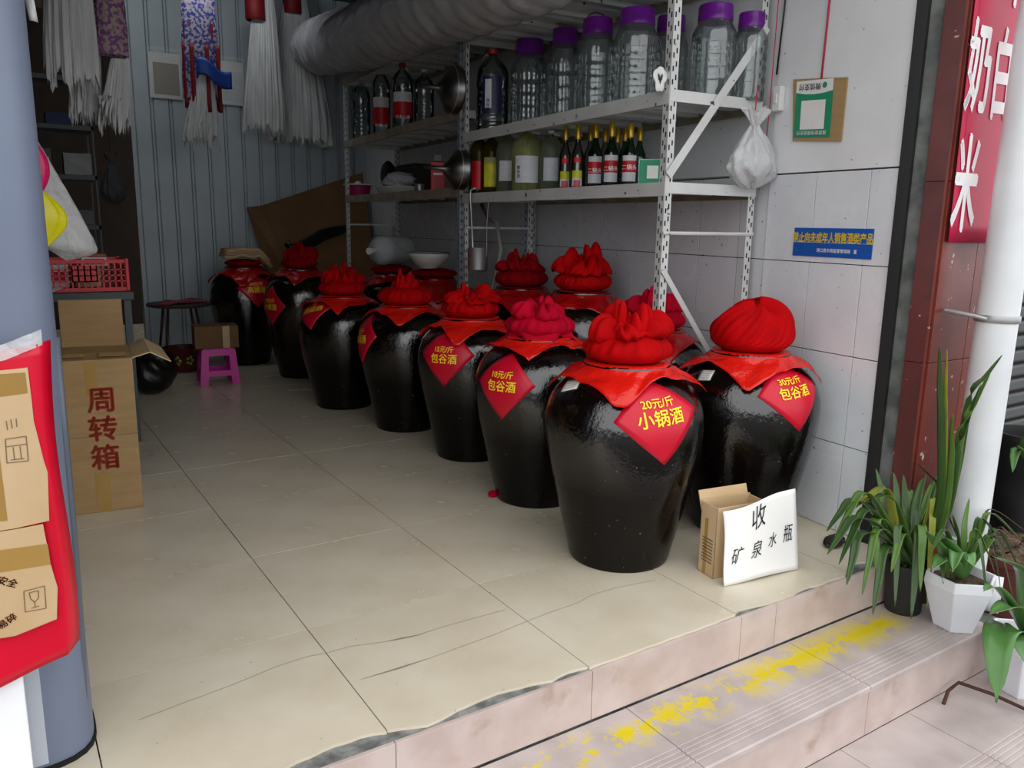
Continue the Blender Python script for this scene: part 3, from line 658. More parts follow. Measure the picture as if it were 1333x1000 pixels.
# ------------------------------------------------------------------ tall carton on the left
fl_, fr_ = at_z(94, 672), at_z(187, 660)
dv = (fr_-fl_); Wb = dv.length; rzb = math.atan2(dv.y, dv.x); bl = thing('tall_carton', 'tall tan cardboard carton with red characters beside the left column', 'box', (fl_.x, fl_.y, 0), rzb)
Hb = .645; Db = .42
MB().box2((0, 0, 0), (Wb, Db, Hb)).build('carton_body', m_card, bl, bevel=.004)
def lean(x, z): return (x, -.0015, z)
for c_, z in (('周', .440), ('转', .318), ('箱', .196)):
    lettering(c_, .112, lambda u, v, z=z: (Wb*.52+u, -.0015, z+v), m_ink_red, bl, bold=.03, sx=1.0)
MB().box2((Wb*.34, -.001, .5), (Wb*.50, 0, .64)).build('tape', m_tape, bl); MB().box2((Wb*.36, -.001, .0), (Wb*.56, 0, .17)).build('tape', m_tape, bl)
MB().box2((0, -.0012, Hb*.508), (Wb, .001, Hb*.511)).build('crease', m_ink_grey, bl)
b = MB(); b.box2((0, Db-.006, Hb), (Wb*.93, Db, Hb+.21)); b.build('rear_flap', m_card, bl, bevel=.001, label='rear flap standing upright')
b = MB(); b.add([(Wb, .02, Hb), (Wb, Db-.02, Hb), (Wb+.06, Db-.0, Hb+.025), (Wb+.07, .02, Hb+.02), (Wb+.15, .06, Hb-.03), (Wb+.13, Db+.02, Hb-.02)], [(0, 1, 2, 3), (3, 2, 5, 4)])
b.build('side_flap', m_card_pale, bl, solid=.005, label='bent side flap hanging out')
b = MB(); b.add([(0, 0, Hb), (Wb, 0, Hb), (Wb-.01, .13, Hb+.012), (.01, .13, Hb+.012)], [(0, 1, 2, 3)]); b.build('front_flap', m_card, bl, solid=.005)
b = MB(); b.box2((Wb*.05, .03, Hb+.012), (Wb*.35, .10, Hb+.014)); b.box2((Wb*.55, .02, Hb+.012), (Wb*.95, .10, Hb+.014)); b.build('tape', m_tape, bl)
b = MB(); b.lathe([(.032, 0), (.032, .001)], 28, (Wb*.36, Db-.0075, Hb+.13), axis=(0, -1, 0)); b.build('hand_hole', m_card, bl)

# ------------------------------------------------------------------ left column with red sheet
co = thing('steel_column', 'blue grey rounded steel column at the left edge of the opening', 'column', (-.742, 1.05, 0))
pts = []
for k in range(40):
    a = 2*PI*k/40; e = 3.2; cc, ss = math.cos(a), math.sin(a); rr = 1/((abs(cc)**e+abs(ss)**e)**(1/e)); pts.append((.150*rr*cc, .150*rr*ss))
MB().prism(pts, 0, 3.6).build('column_shaft', m_column, co, smooth=True, angle=60)
MB().prism([(x*1.03, y*1.03) for x, y in pts], -.0, .012).build('foot_sealant', m_hole, co)
b = MB(); b.prism([(x*1.012, y*1.012-.0) for x, y in pts if x < .06 and y < .02]+[(0, 0)], .02, .45); b.build('paint_patch', m_colw, co, label='paler painted face near the foot')
b = MB(); b.tube([(.125, -.09, .02), (.135, -.092, .25), (.140, -.085, .5), (.142, -.08, .75), (.144, -.06, .96)], .010, 8); b.build('sealant_strip', mat('dark grey tape', '#59616c', .35), co, smooth=True, label='dark sealant strip along the corner')
wbd = thing('white_board', 'white board standing at the bottom left corner below the red sheet', 'board', (-.95, .80, 0)); MB().box2((-.2, 0, -.0), (.228, .03, .40)).build('panel', m_white, wbd, bevel=.004)
rs = thing('red_sheet', 'glossy red plastic sheet with cardboard scraps hung on the left column', 'sheet')
YR = .79
def rsheet(px, py, d=0.):
    p = at_y(px, py, YR); return Vector((p.x, p.y-d, p.z))
rTL, rTR, rBR, rBL = Vector((-.99, YR, .955)), at_y(66, 449, YR), at_y(105, 850, YR), Vector((-.99, YR, .24))
def rfn(u, v):
    l = rBL.lerp(rTL, v); r_ = rBR.lerp(rTR, v); p = l.lerp(r_, u)
    p.x += .006*math.sin(6*v+.5)*u; p.y += .010*math.sin(9*u+2*v)*(1-u*.3)-.012*u*u+(.05*max(0, u-.93)/.07); p.z += .012*(u*u)*(1-v)+.006*math.sin(8*u)*v
    return p
MB().grid(rfn, 30, 30).build('red_film', m_redsheet, rs, smooth=True, solid=.002)
b = MB(); b.grid(lambda u, v: (lambda p: (p.x, p.y-.006, p.z-.012+.03*v+.008*math.sin(14*u)))(rfn(u*.96, 1)), 24, 3).build('clear_film', m_bagw, rs, smooth=True, label='clear film along the top edge')
def scrap(pxs, nm, lab, d, seed):
    r = random.Random(seed); pts = [at_y(px, py, YR-d) for px, py in pxs]; b = MB(); n = len(pts)
    v = [(p.x, p.y, p.z) for p in pts]+[(p.x, p.y+.004, p.z) for p in pts]
    b.add(v, [tuple(range(n)), tuple(range(2*n-1, n-1, -1))]+[(i, n+i, n+(i+1) % n, (i+1) % n) for i in range(n)])
    return b.build('cardboard_scrap', m_card_pale, rs, label=lab)
sc1 = scrap([(-90, 492), (36, 479), (41, 520), (44, 548), (57, 600), (62, 615), (64, 678), (20, 688), (-90, 705)], '', 'upper pale scrap with a printed arrow mark', .018, 1)
sc2 = scrap([(-90, 706), (20, 690), (56, 683), (66, 735), (75, 765), (74, 806), (20, 828), (-90, 846)], '', 'lower pale scrap with a printed glass mark', .022, 2)
def strip(pxs, m_, d, par, nm='tape'):
    pts = [at_y(px, py, YR-d) for px, py in pxs]; MB().add(pts, [tuple(range(len(pts)))]).build(nm, m_, par)
strip([(-40, 490), (33, 485), (36, 512), (-40, 522)], m_tape, .0185, sc1); strip([(-40, 560), (-5, 556), (10, 678), (-40, 684)], m_tape, .0185, sc1)
strip([(-40, 722), (62, 708), (66, 735), (-40, 752)], m_tape, .0225, sc2)
def mark(segs, w_, d, par, m_=None):
    for sg_ in segs:
        q = [at_y(px, py, YR-d) for px, py in sg_]; b = MB()
        for a, c_ in zip(q, q[1:]): 
            n_ = Vector(((c_-a).z, 0, -(c_-a).x)).normalized()*w_; b.add([a-n_, a+n_, c_+n_, c_-n_], [(0, 1, 2, 3)])
        b.build('print', m_ or m_ink_grey, par)
mark([[(7, 572), (34, 568), (37, 600), (9, 603), (7, 572)], [(7, 582), (35, 578)], [(17, 582), (19, 598)], [(26, 581), (28, 597)], [(14, 599), (32, 597)], [(8, 548), (10, 560)], [(14, 546), (16, 558)], [(21, 545), (22, 556)]], .0009, .0190, sc1)
mark([[(31, 770), (58, 763), (60, 792), (33, 797), (31, 770)], [(38, 772), (40, 780), (45, 784), (50, 779), (50, 769), (38, 772)], [(45, 784), (46, 790)], [(41, 792), (51, 789)]], .0009, .0230, sc2)
for t_, px, py, rr in (('安全', 8, 762, -.5), ('易碎', 12, 812, .5)):
    def f_(x, y, px=px, py=py, rr=rr):
        p = at_y(px, py, YR-.0235); return (p.x+x*math.cos(rr)-y*math.sin(rr), p.y, p.z+x*math.sin(rr)+y*math.cos(rr))
    lettering(t_, .018, f_, m_ink_red, sc2, bold=.02)

# ------------------------------------------------------------------ shelving
def shelf(label, t0, t1, levels, pm_, o0=.04, o1=.54, H=2.45, ndeck=7, crossz=1.19):
    s = thing('shelf_rack', label, 'shelf', P0, WROT)
    def post(t, off, st, so, m_):
        b = MB(); w_ = .038; h = .0025
        b.box2((t, off, 0), (t+st*w_, off-so*h*0+so*h, H)); b.box2((t, off, 0), (t+st*h, off+so*w_, H)); p = b.build('post', m_, s)
        q = MB()
        for k in range(int(H/.05)):
            z = .03+k*.05
            for dx in (.011, .026):
                zz = z+(.018 if dx > .02 else 0)
                q.box((t+st*dx, off-so*.0004, zz), (.006, .0012, .020)); q.box((t+st*dx, off+so*(h+.0004), zz), (.006, .0012, .020))
                q.box((t-st*.0004, off+so*dx, zz), (.0012, .006, .020)); q.box((t+st*(h+.0004), off+so*dx, zz), (.0012, .006, .020))
        q.build('slot', m_hole, p, kind='stuff', label='rows of dark slots')
    post(t0, o1, 1, -1, pm_[0]); post(t1, o1, -1, -1, pm_[1]); post(t0, o0, 1, 1, pm_[0]); post(t1, o0, -1, 1, pm_[1])
    for z, rm in levels:
        for o_, sg_ in ((o1, -1), (o0, 1)):
            b = MB(); b.box2((t0-.002, o_+.0015*-sg_, z-.056), (t1+.002, o_+.0035*-sg_, z)); b.box2((t0, o_-.001, z-.003), (t1, o_+sg_*.02, z)); b.box2((t0, o_-.001, z-.056), (t1, o_+sg_*.012, z-.053))
            b.build('rail', rm if sg_ < 0 else m_shelfd, s)
        for t_, sg_ in ((t0, -1), (t1, 1)):
            MB().box2((t_+sg_*.0005, o0, z-.045), (t_+sg_*.003, o1, z)).build('end_rail', m_shelfw, s)
        for k in range(ndeck):
            a = t0+.004+(t1-t0-.008)*k/ndeck; e = t0+.004+(t1-t0-.008)*(k+1)/ndeck-.006
            b = MB(); b.box2((a, o0+.004, z-.010), (e, o1-.004, z-.007)); b.box2((a, o0+.004, z-.034), (a+.0025, o1-.004, z-.010)); b.box2((e-.0025, o0+.004, z-.034), (e, o1-.004, z-.010)); b.box2(((a+e)/2-.03, o0+.01, z-.028), ((a+e)/2+.03, o1-.01, z-.0101))
            b.build('deck_panel', m_shelfw, s)
    for t_ in (t0, t1):
        if crossz: MB().cyl((t_, o0, crossz), (t_, o1, crossz), .008, 8).build('crossbar', m_shelfw, s)
    return s
RK = shelf('white slotted steel shelf rack nearest the entrance, with bottles and big clear jars', .44, 2.385, [(1.395, m_shelfw), (1.752, m_shelfw), (2.31, m_shelfw)], (m_shelfw, m_shelfw), H=2.315)
LK = shelf('further white shelf rack beside the back wall', 2.43, 4.84, [(1.435, m_shelfd), (1.895, m_shelfd), (2.41, m_shelfd)], (m_postb, m_shelfw), H=2.415)
def strap(a, b_, parent, w_=.018, m_=m_shelfw, name='brace'):
    a, b_ = Vector(a), Vector(b_); d = (b_-a).normalized(); n_ = Vector((1, 0, 0)); k = d.cross(n_).normalized()*w_; h = n_*.0015
    v = [a-k-h, a+k-h, b_+k-h, b_-k-h, a-k+h, a+k+h, b_+k+h, b_-k+h]
    return MB().add(v, [(0, 3, 2, 1), (4, 5, 6, 7), (0, 1, 5, 4), (2, 3, 7, 6), (1, 2, 6, 5), (0, 4, 7, 3)]).build(name, m_, parent)
strap((.432, .05, 2.04), (.432, .53, 1.42), RK); strap((.434, .53, 1.04), (.434, .05, .42), RK, .012)

CAMAZ = lambda loc: math.atan2(CAM.y-loc.y, CAM.x-loc.x)
def lab(parent, r, z0, z1, loc, half, m_, off=.0015, shift=0., name='label', txt=None):
    a0 = CAMAZ(loc)+shift; b = MB(); b.grid(lambda u, v: ((r+off)*math.cos(a0+(u-.5)*2*half), (r+off)*math.sin(a0+(u-.5)*2*half), z0+(z1-z0)*v), 14, 4)
    o = b.build(name, m_, parent, smooth=True)
    for t_, zz, size, tm, sx in (txt or []):
        lettering(t_, size, lambda u, v, zz=zz: ((r+off+.0015)*math.cos(a0+u/r), (r+off+.0015)*math.sin(a0+u/r), zz+v), tm, o, bold=.01, sx=sx)
    return o
def place(name, label, cat, px, py, off, z, group=None):
    t, _ = on_wall(px, py, off); p = wp(t, off, z); return thing(name, label, cat, p, 0, group), p
def fit(px, pyt, wpx, off, z):      # real height and radius of a thing standing on the shelf at `off` from the wall
    t, zt_ = on_wall(px, pyt, off); return zt_-z, wpx/2*proj(wp(t, off, z+.15))[2]/FPX
def big_jar(px, pyt, off, z, wpx, label, handle=False, seed=0):
    h, r = fit(px, pyt, wpx, off, z); o, p = place('storage_jar', label, 'jar', px, (pyt+120)/2, off, z+.0005)
    hb = h*.86; body = []
    N = 26
    for k in range(N+1):
        t = k/N; zz = hb*t
        if t < .05: rr = r*(.93+1.4*t)
        elif t < .80: rr = r*(1-.06*(abs(math.cos((t-.05)/.75*5*PI))**6))
        else: q = (t-.80)/.20; rr = r*(1-(1-.74)*(math.sin(q*PI/2)**1.6))
        body.append((rr, zz))
    MB().lathe(body, 64, mod=lambda a, k, zz: 1-.045*(abs(math.cos(8*a))**8) if .04*h < zz < .70*h else 1).build('jar_body', m_petg, o, smooth=True)
    lid = MB(); lid.lathe([(r*.76, hb-.012), (r*.785, hb-.010), (r*.785, hb+.012), (r*.77, hb+.014), (r*.77, h-.008), (r*.74, h), (r*.3, h+.001)], 56, mod=lambda a, k, zz: 1+.006*math.cos(40*a) if k in (3, 4) else 1)
    l = lid.build('lid', m_purple, o, smooth=True, angle=40)
    if handle:
        MB().tube([(r*.74*math.cos(a), .0, h-.02+r*.95*math.sin(a)*.55) for a in [PI*k/12 for k in range(13)]], .004, 6).build('handle', m_purple, l, smooth=True)
    return o
ZU, ZL = 1.745, 1.388
big_jar(689, 53, .25, ZU, 47, 'clear ribbed jar with purple lid, furthest into the shop on the upper shelf')
big_jar(735, 39, .22, ZU, 42, 'clear ribbed jar with purple lid, second from the far end, set a little back')
big_jar(777, 26, .33, ZU, 50, 'clear ribbed jar whose purple lid carries a raised handle', True)
big_jar(828, 14, .36, ZU, 58, 'wide clear ribbed jar with purple lid, just left of the jar half behind the post')
big_jar(872, 23, .13, ZU, 46, 'clear ribbed jar with purple lid half hidden behind the front post')
big_jar(929, 9, .22, ZU, 57, 'wide clear ribbed jar with tall purple lid, just right of the front post')
big_jar(976, 19, .09, ZU, 43, 'clear ribbed jar with purple lid at the entrance end of the upper shelf')

def pet_bottle(px, pyt, off, z, wpx, m_, label, cap, labels=(), handle=True, neck=.24, ribs=0, group=None, name='liquor_bottle', cat='bottle', capm=None):
    h, r = fit(px, pyt, wpx, off, z); o, p = place(name, label, cat, px, pyt+40, off, z+.0005, group)
    pr = [(r*.9, 0), (r, .01)]
    if ribs:
        for k in range(ribs): zz = .01+(h*.55)*(k+.5)/ribs; pr += [(r, zz-.006), (r*.965, zz), (r, zz+.006)]
    pr += [(r, h*.68), (r*.98, h*.725), (r*.88, h*.785), (r*.66, h*.84), (r*.42, h*.885), (r*neck*1.1, h*.91), (r*neck, h*.92), (r*neck, h*.95)]
    MB().lathe(pr, 40).build('bottle_body', m_, o, smooth=True)
    c = MB().lathe([(r*neck*1.25, h*.945), (r*neck*1.3, h*.95), (r*neck*1.3, h*.995), (r*neck*1.1, h)], 24).build('cap', capm or cap, o, smooth=True, angle=40)
    for z0, z1, half, lm, sh_, tx in labels: lab(o, r, h*z0, h*z1, p, half, lm, shift=sh_, txt=tx)
    if handle:
        q = MB(); q.tube([(r*neck*1.2+.0, 0, h*.93), (r*.45, .01, h*.95), (r*.85, .0, h*.93), (r*.95, -.01, h*.90), (r*.6, -.005, h*.915), (r*neck*1.2, 0, h*.925)], .0028, 6)
        q.build('carry_handle', capm or m_wht, o, smooth=True).rotation_euler = (0, 0, rnd.uniform(-2, 2))
    return o
m_lw = mat('white label', '#d4d6dc', .5, c2='#c9ccd2', nscale=40); m_lr = mat('red label', '#c4121d', .45); m_ly = mat('yellow label', '#d3cf1f', .45, c2='#c0bd22', nscale=20)
m_ln = mat('navy label', '#171b46', .45); m_capw = mat('white cap', '#d9dad8', .4); m_capr = mat('red cap', '#b31527', .4); m_gold = mat('gold cap', '#c9a13a', .3, metal=.6)
pet_bottle(641, 65, .42, ZU, 42, m_pet, 'clear demijohn bottle with navy label and red cap beside the mid post', m_capr,
    [(.22, .66, .62, m_ln, 0, []), (.28, .62, .2, m_lw, -.25, [('贵', .165, .022, m_ink, 1), ('州', .142, .022, m_ink, 1), ('茅', .119, .022, m_ink, 1), ('香', .096, .022, m_ink, 1)])], ribs=7)
pet_bottle(624, 175, .475, ZL, 27, m_oil2, 'liquor bottle with red label next to the mid post', m_capw, [(.08, .55, .8, m_lr, 0, [])])
pet_bottle(640, 174, .44, ZL, 28, m_oil2, 'liquor bottle with bright yellow label', m_capw, [(.12, .60, .75, m_ly, 0, []), (.50, .60, .75, m_lw, 0, [])])
pet_bottle(661, 171, .42, ZL, 31, m_oil3, 'pale liquor bottle with white label, just left of the biggest bottle', m_capw, [(.2, .52, .75, m_lw, 0, [])])
pet_bottle(686, 167, .42, ZL, 40, m_oil, 'biggest pale yellow liquor bottle with white label', m_capw, [(.15, .56, .8, m_lw, 0, []), (.16, .55, .2, m_lw, -.55, [('糯', .125, .02, m_ink, 1), ('米', .102, .02, m_ink, 1), ('酒', .079, .02, m_ink, 1)])])
pet_bottle(717, 170, .37, ZL, 28, m_oil3, 'pale liquor bottle with white label beside the two gold capped clear bottles', m_capw, [(.18, .55, .7, m_lw, 0, [])])
def spirit(px, pyt, off, z, wpx, m_, label, labels, group=None, capm=None):
    h, r = fit(px, pyt, wpx, off, z); o, p = place('spirit_bottle', label, 'bottle', px, pyt+38, off, z+.0005, group)
    pr = [(r*.9, 0), (r, .006), (r, h*.50), (r*.93, h*.56), (r*.62, h*.64), (r*.40, h*.72), (r*.34, h*.80), (r*.33, h*.86)]
    MB().lathe(pr, 32).build('bottle_body', m_, o, smooth=True)
    MB().lathe([(r*.40, h*.78), (r*.42, h*.79), (r*.42, h*.985), (r*.36, h)], 20).build('cap', capm or m_gold, o, smooth=True, angle=40)
    for z0, z1, half, lm, tx in labels: lab(o, r, h*z0, h*z1, p, half, lm, txt=tx)
fl2 = [(.06, .18, .8, m_lw, []), (.18, .30, .8, m_ly, []), (.05, .15, .5, m_lr, []), (.42, .50, .55, m_lr, [])]
spirit(736, 164, .42, ZL, 16, m_flint, 'clear spirit bottle with gold cap, left one of the two with red and gold labels', fl2)
spirit(752, 163, .43, ZL, 17, m_flint, 'clear spirit bottle with gold cap, right one of the two with red and gold labels', fl2)
gl = [(.10, .24, .95, m_lw, []), (.24, .42, .95, m_lr, [('二锅头', .083, .024, m_wht, 1)]), (.42, .50, .95, m_lw, [])]
for px, py, off, lb_ in ((775, 161, .38, 'green spirit bottle with red and white label, leftmost of the three in front'), (796, 159, .40, 'green spirit bottle with red and white label, middle one of the three in front'), (820, 161, .39, 'green spirit bottle with red and white label, rightmost of the three in front')):
    spirit(px, py, off, ZL, 20, m_greenglass, lb_, gl)
for k, (px, py, off) in enumerate(((768, 165, .27), (787, 167, .24), (803, 168, .22), (813, 166, .26), (832, 166, .28))):
    spirit(px, py, off, ZL, 18, m_greenglass if k > 2 else m_flint, ('clear gold capped bottle just left of the labelled green bottles', 'clear bottle with long gold neck between the left and middle green bottles', 'short gold necked bottle between the middle and right green bottles',
        'unlabelled green bottle tucked behind the left shoulder of the rightmost green bottle', 'unlabelled green bottle nearest the green card stand')[k], [], 'bottles of the second row behind the green bottles')
# payment stand and left side goods
t, _ = on_wall(850, 215, .44); p = wp(t, .44, ZL); rzc = CAMAZ(p)-PI/2
o = thing('card_stand', 'small clear stand with a green card on the lower shelf', 'card stand', p, rzc)
MB().box2((-.062, -.004, .0), (.062, .004, .115)).build('stand', m_pet, o, bevel=.001); MB().box2((-.058, .0042, .006), (.058, .0052, .11)).build('green_card', m_greencard, o); 
MB().box2((-.024, .0053, .032), (.024, .0062, .086)).build('white_square', m_paper, o)
Z1, Z2 = 1.888, 1.428
m_lrw = mat('white label band', '#d9d5d6', .5)
wl = [(.18, .42, .95, m_lr, 0, [('农夫山泉', .085, .028, m_wht, 1)]), (.42, .56, .95, m_lrw, 0, [])]
pet_bottle(470, 101, .38, Z1, 24, m_pet, 'clear bottle with white cap at the far end of the far rack', m_capw, [], ribs=8, name='water_bottle')
pet_bottle(496, 86, .38, Z1, 24, m_pet, 'clear water bottle with red and white label, left one of two', m_capr, wl, name='water_bottle', ribs=3)
pet_bottle(524, 82, .42, Z1, 28, m_pet, 'clear water bottle with red and white label, right one of two', m_capr, wl, name='water_bottle', ribs=3)
pet_bottle(552, 90, .30, Z1, 26, m_pet, 'clear unlabelled bottle beside the upper funnel', m_capw, [], ribs=9, name='water_bottle')
t, _ = on_wall(466, 238, .40); p = wp(t, .40, Z2+.001)
o = thing('pink_basket', 'magenta plastic basket on the lower shelf of the far rack', 'basket', p, WROT)
MB().lathe([(.095, 0), (.115, .10), (.125, .105), (.125, .112), (.110, .11), (.088, .008)], 24).build('basket_body', m_pinkdk, o, smooth=True, angle=40); MB().lathe([(.127, .103), (.130, .108), (.127, .114)], 24, cap0=False, cap1=False).build('rim', m_capw, o)
o = thing('white_ball', 'small white ball like lid lying in the magenta basket', 'lid', (p.x, p.y, p.z+.112)); MB().lathe([(.001, -.03), (.025, -.018), (.032, 0), (.022, .022), (.001, .03)], 20).build('ball', m_capw, o, smooth=True)
t, _ = on_wall(520, 234, .35); p = wp(t, .35, Z2+.001)
o = thing('tray', 'long pale tray holding bagged goods on the far rack', 'tray', p, WROT); MB().lathe([(.25, 0), (.31, .055), (.315, .06), (.30, .058), (.24, .006)], 40, mod=None).build('tray_body', m_enamel, o, smooth=True).scale = (1, .55, 1)
def lump(nm, lb_, cat, loc, rx, ry, rz_, m_, seed, amp=.14, rot=0.):
    n1, n2 = noise1(seed), noise1(seed+1); o = thing(nm, lb_, cat, loc, rot)
    def f(u, v):
        a = 2*PI*u; t = PI*v; k = 1+amp*(n1(a+2*t)+n2(3*t+a)+.4*math.sin(9*a+5*t)*math.sin(t)); return (rx*k*math.sin(t)*math.cos(a), ry*k*math.sin(t)*math.sin(a), rz_*(1-math.cos(t)*(k if t > 1.6 else 1)))
    MB().grid(lambda u, v: f(u, .001+.998*v), 48, 28, closed_u=True).build(nm+'_body', m_, o, smooth=True); return o
lump('plastic_bag', 'clear bag of goods in the pale tray', 'bag', (p.x, p.y, p.z+.045), .12, .20, .065, m_bagw, 5, rot=0)
t, _ = on_wall(546, 241, .48); p = wp(t, .48, Z2+.001)
o = thing('steel_cup', 'small steel cup on the edge of the far rack', 'cup', p); MB().lathe([(.034, 0), (.036, .05), (.038, .055), (.035, .053), (.032, .004)], 24).build('cup_body', m_alu, o, smooth=True, angle=40)
t, _ = on_wall(570, 208, .42); p = wp(t, .42, Z2+.001)
o = thing('red_packet', 'red printed packet on the far rack behind the lower funnel', 'packet', p, CAMAZ(p)-PI/2); MB().box2((-.05, -.02, 0), (.05, .02, .20)).build('packet', m_lr, o, bevel=.006); MB().box2((-.03, .02, .11), (.03, .0212, .125)).build('white_stroke', m_wht, o)
MB().box2((-.03, -.015, .2), (.03, .015, .25)).build('neck', m_black, o, bevel=.004)
t, _ = on_wall(548, 200, .16); p = wp(t, .20, Z2+.001); o = thing('dark_box', 'dark box at the back of the far rack', 'box', p, WROT); MB().box2((-.2, -.1, 0), (.2, .1, .24)).build('box_body', mat('very dark card', '#26221f', .7), o, bevel=.004); MB().box2((-.15, .1, .12), (-.02, .101, .14)).build('printed_strip', m_paper, o)
t, _ = on_wall(497, 208, .22); p = wp(t, .16, Z2+.16); o = thing('wok', 'dark round wok leaning at the back of the far rack', 'wok', p, WROT)
MB().lathe([(.02, -.05), (.09, -.035), (.14, -.005), (.16, .03), (.157, .032), (.13, -.0), (.08, -.028), (.02, -.042)], 40, axis=(.05, -1, .25)).build('wok_bowl', m_black, o, smooth=True)
# plastic wrapped bale on top
bl = thing('wrapped_bale', 'huge grey plastic film bale of stacked bottles lying along the top of both racks', 'bale')
def bfn(t0, t1, R, z0, o0, seed, dz=0.):
    n1, n2 = noise1(seed), noise1(seed+3)
    def f(u, v):
        a = 2*PI*u; s_ = v; ends = min(1, (1-abs(2*s_-1)**9)+.001)**.5; t = t0+(t1-t0)*s_
        rib = .010*abs(math.sin(s_*PI*(t1-t0)/.16))**.5 
        r = R*ends*(1+.05*n1(a)+.04*n2(3*a+9*s_))+rib*ends-.02+.004*math.sin(31*s_*3+4*a); zc = z0+dz*s_
        oo = o0+r*math.cos(a)*1.15; zz = zc+r*math.sin(a); zf = 2.322+(.10 if t > 2.4 else 0)
        if oo < .565: zz = max(zz, zf)
        return wp(t, oo, zz)
    return f
MB().grid(bfn(.80, 4.75, .24, 2.40, .64, 3, .22), 72, 150, closed_u=True).build('long_sack', m_film, bl, smooth=True)
MB().grid(bfn(4.30, 5.50, .25, 2.64, .58, 8, .12), 64, 90, closed_u=True).build('end_sack', m_film, bl, smooth=True)
# funnels on the mid post
def funnel(px, py, r, lb_, off=.60):
    t, z = on_wall(px, py, off); p = wp(t, off, z); d = Vector((-.96, .12, .04)).normalized()      # spout points into the shop
    o = thing('funnel', lb_, 'funnel', p)
    MB().lathe([(r, 0), (r*1.03, .004), (r*1.0, .012), (r*.98, .05), (r*.45, .10), (.014, .135), (.011, .25), (.009, .25), (.012, .135), (r*.43, .098), (r*.95, .048), (r*.97, .004)], 48, axis=d, cap0=False, cap1=False).build('funnel_cone', m_steel, o, smooth=True)
    MB().lathe([(r*1.0, .046), (r*1.03, .049), (r*1.0, .052)], 48, axis=d, cap0=False, cap1=False).build('bead', m_alu, o, smooth=True)
    q = MB(); q.tube([(0, 0, r), (.01, -.03, r+.03), (.03, -.05, r+.05)], .002, 6); q.build('hook', m_alu, o, smooth=True)
funnel(596, 118, .135, 'larger steel funnel hung at the mid post, upper of two'); funnel(604, 222, .115, 'smaller steel funnel hung at the mid post, lower of two')
# ladle
t, z = on_wall(622, 338, .60); p = wp(t, .60, z); o = thing('ladle', 'dull aluminium dipping ladle hanging from the lower shelf by its long handle', 'ladle', p)
ax = Vector((.08, .1, 1)).normalized()
MB().lathe([(.01, -.065), (.056, -.065), (.058, -.06), (.062, .06), (.064, .063), (.060, .062), (.055, -.058), (.01, -.061)], 40, axis=ax, cap0=False, cap1=False).build('cup', m_alu, o, smooth=True, angle=40)
th, zh = on_wall(612, 252, .58); hk = wp(th, .58, zh)-p
MB().tube([(-.0, .058, .0), (.0, .060, .07), (hk.x*.5, hk.y*.5+.03, .07+(hk.z-.07)*.5), (hk.x, hk.y, hk.z-.01), (hk.x+.004, hk.y, hk.z+.02), (hk.x+.02, hk.y-.02, hk.z+.032), (hk.x+.04, hk.y-.02, hk.z+.02)], .006, 8).build('handle', m_alu, o, smooth=True)
t0, z0 = on_wall(650, 290, .35); t1, z1 = on_wall(640, 402, .45); o = thing('hose', 'grey hose hanging in a loop from the lower shelf', 'hose')
MB().tube([wp(t0+.35, .3, 1.34), wp(t0+.2, .33, 1.25), wp(t0-.02, .38, z0), wp(t0-.16, .42, (z0+z1)/2+.1), wp(t0-.1, .44, (z0+z1)/2-.12), wp(t1, .45, z1), wp(t1+.1, .46, z1-.15)], .012, 10).build('hose_tube', m_hose, o, smooth=True)
o = thing('cord', 'thin string hanging from the lower shelf beside the ladle', 'cord'); t, z = on_wall(636, 262, .55); MB().tube([wp(t, .55, 1.36), wp(t, .56, 1.2), wp(t-.02, .57, 1.03), wp(t+.02, .6, 1.0)], .0025, 6).build('string', m_hose, o)
# enamel bowl and jug on two back jars
zt = .735*1.12+.075
o = thing('enamel_bowl', 'white enamel bowl with dark rim on a jar under the shelf', 'bowl', (1.93, 4.16, zt)); MB().lathe([(.06, 0), (.065, .01), (.10, .03), (.135, .075), (.145, .11), (.140, .11), (.13, .076), (.095, .034), (.06, .014)], 40).build('bowl_body', m_enamel, o, smooth=True)
MB().lathe([(.147, .108), (.149, .112), (.143, .114)], 40, cap0=False, cap1=False).build('rim', m_black, o, smooth=True); MB().tube([(-.13, .02, .112), (-.18, .03, .13), (-.22, .06, .16), (-.20, .09, .18)], .004, 6).build('wire_handle', m_alu, o)
o = thing('plastic_jug', 'big milky plastic jug lying on its side on a jar under the shelf', 'jug', (1.98, 4.93, .735*1.10+.075+.113), .25)
MB().lathe([(.02, -.27), (.02, -.22), (.07, -.19), (.105, -.15), (.112, -.10), (.108, -.05), (.112, 0), (.108, .05), (.112, .10), (.108, .15), (.112, .20), (.10, .235), (.05, .24)], 40, axis=(1, .35, .0)).build('jug_body', m_jug, o, smooth=True)
MB().lathe([(.026, -.30), (.026, -.265), (.02, -.26)], 20, axis=(1, .35, 0)).build('cap', m_capw, o, smooth=True, angle=40)
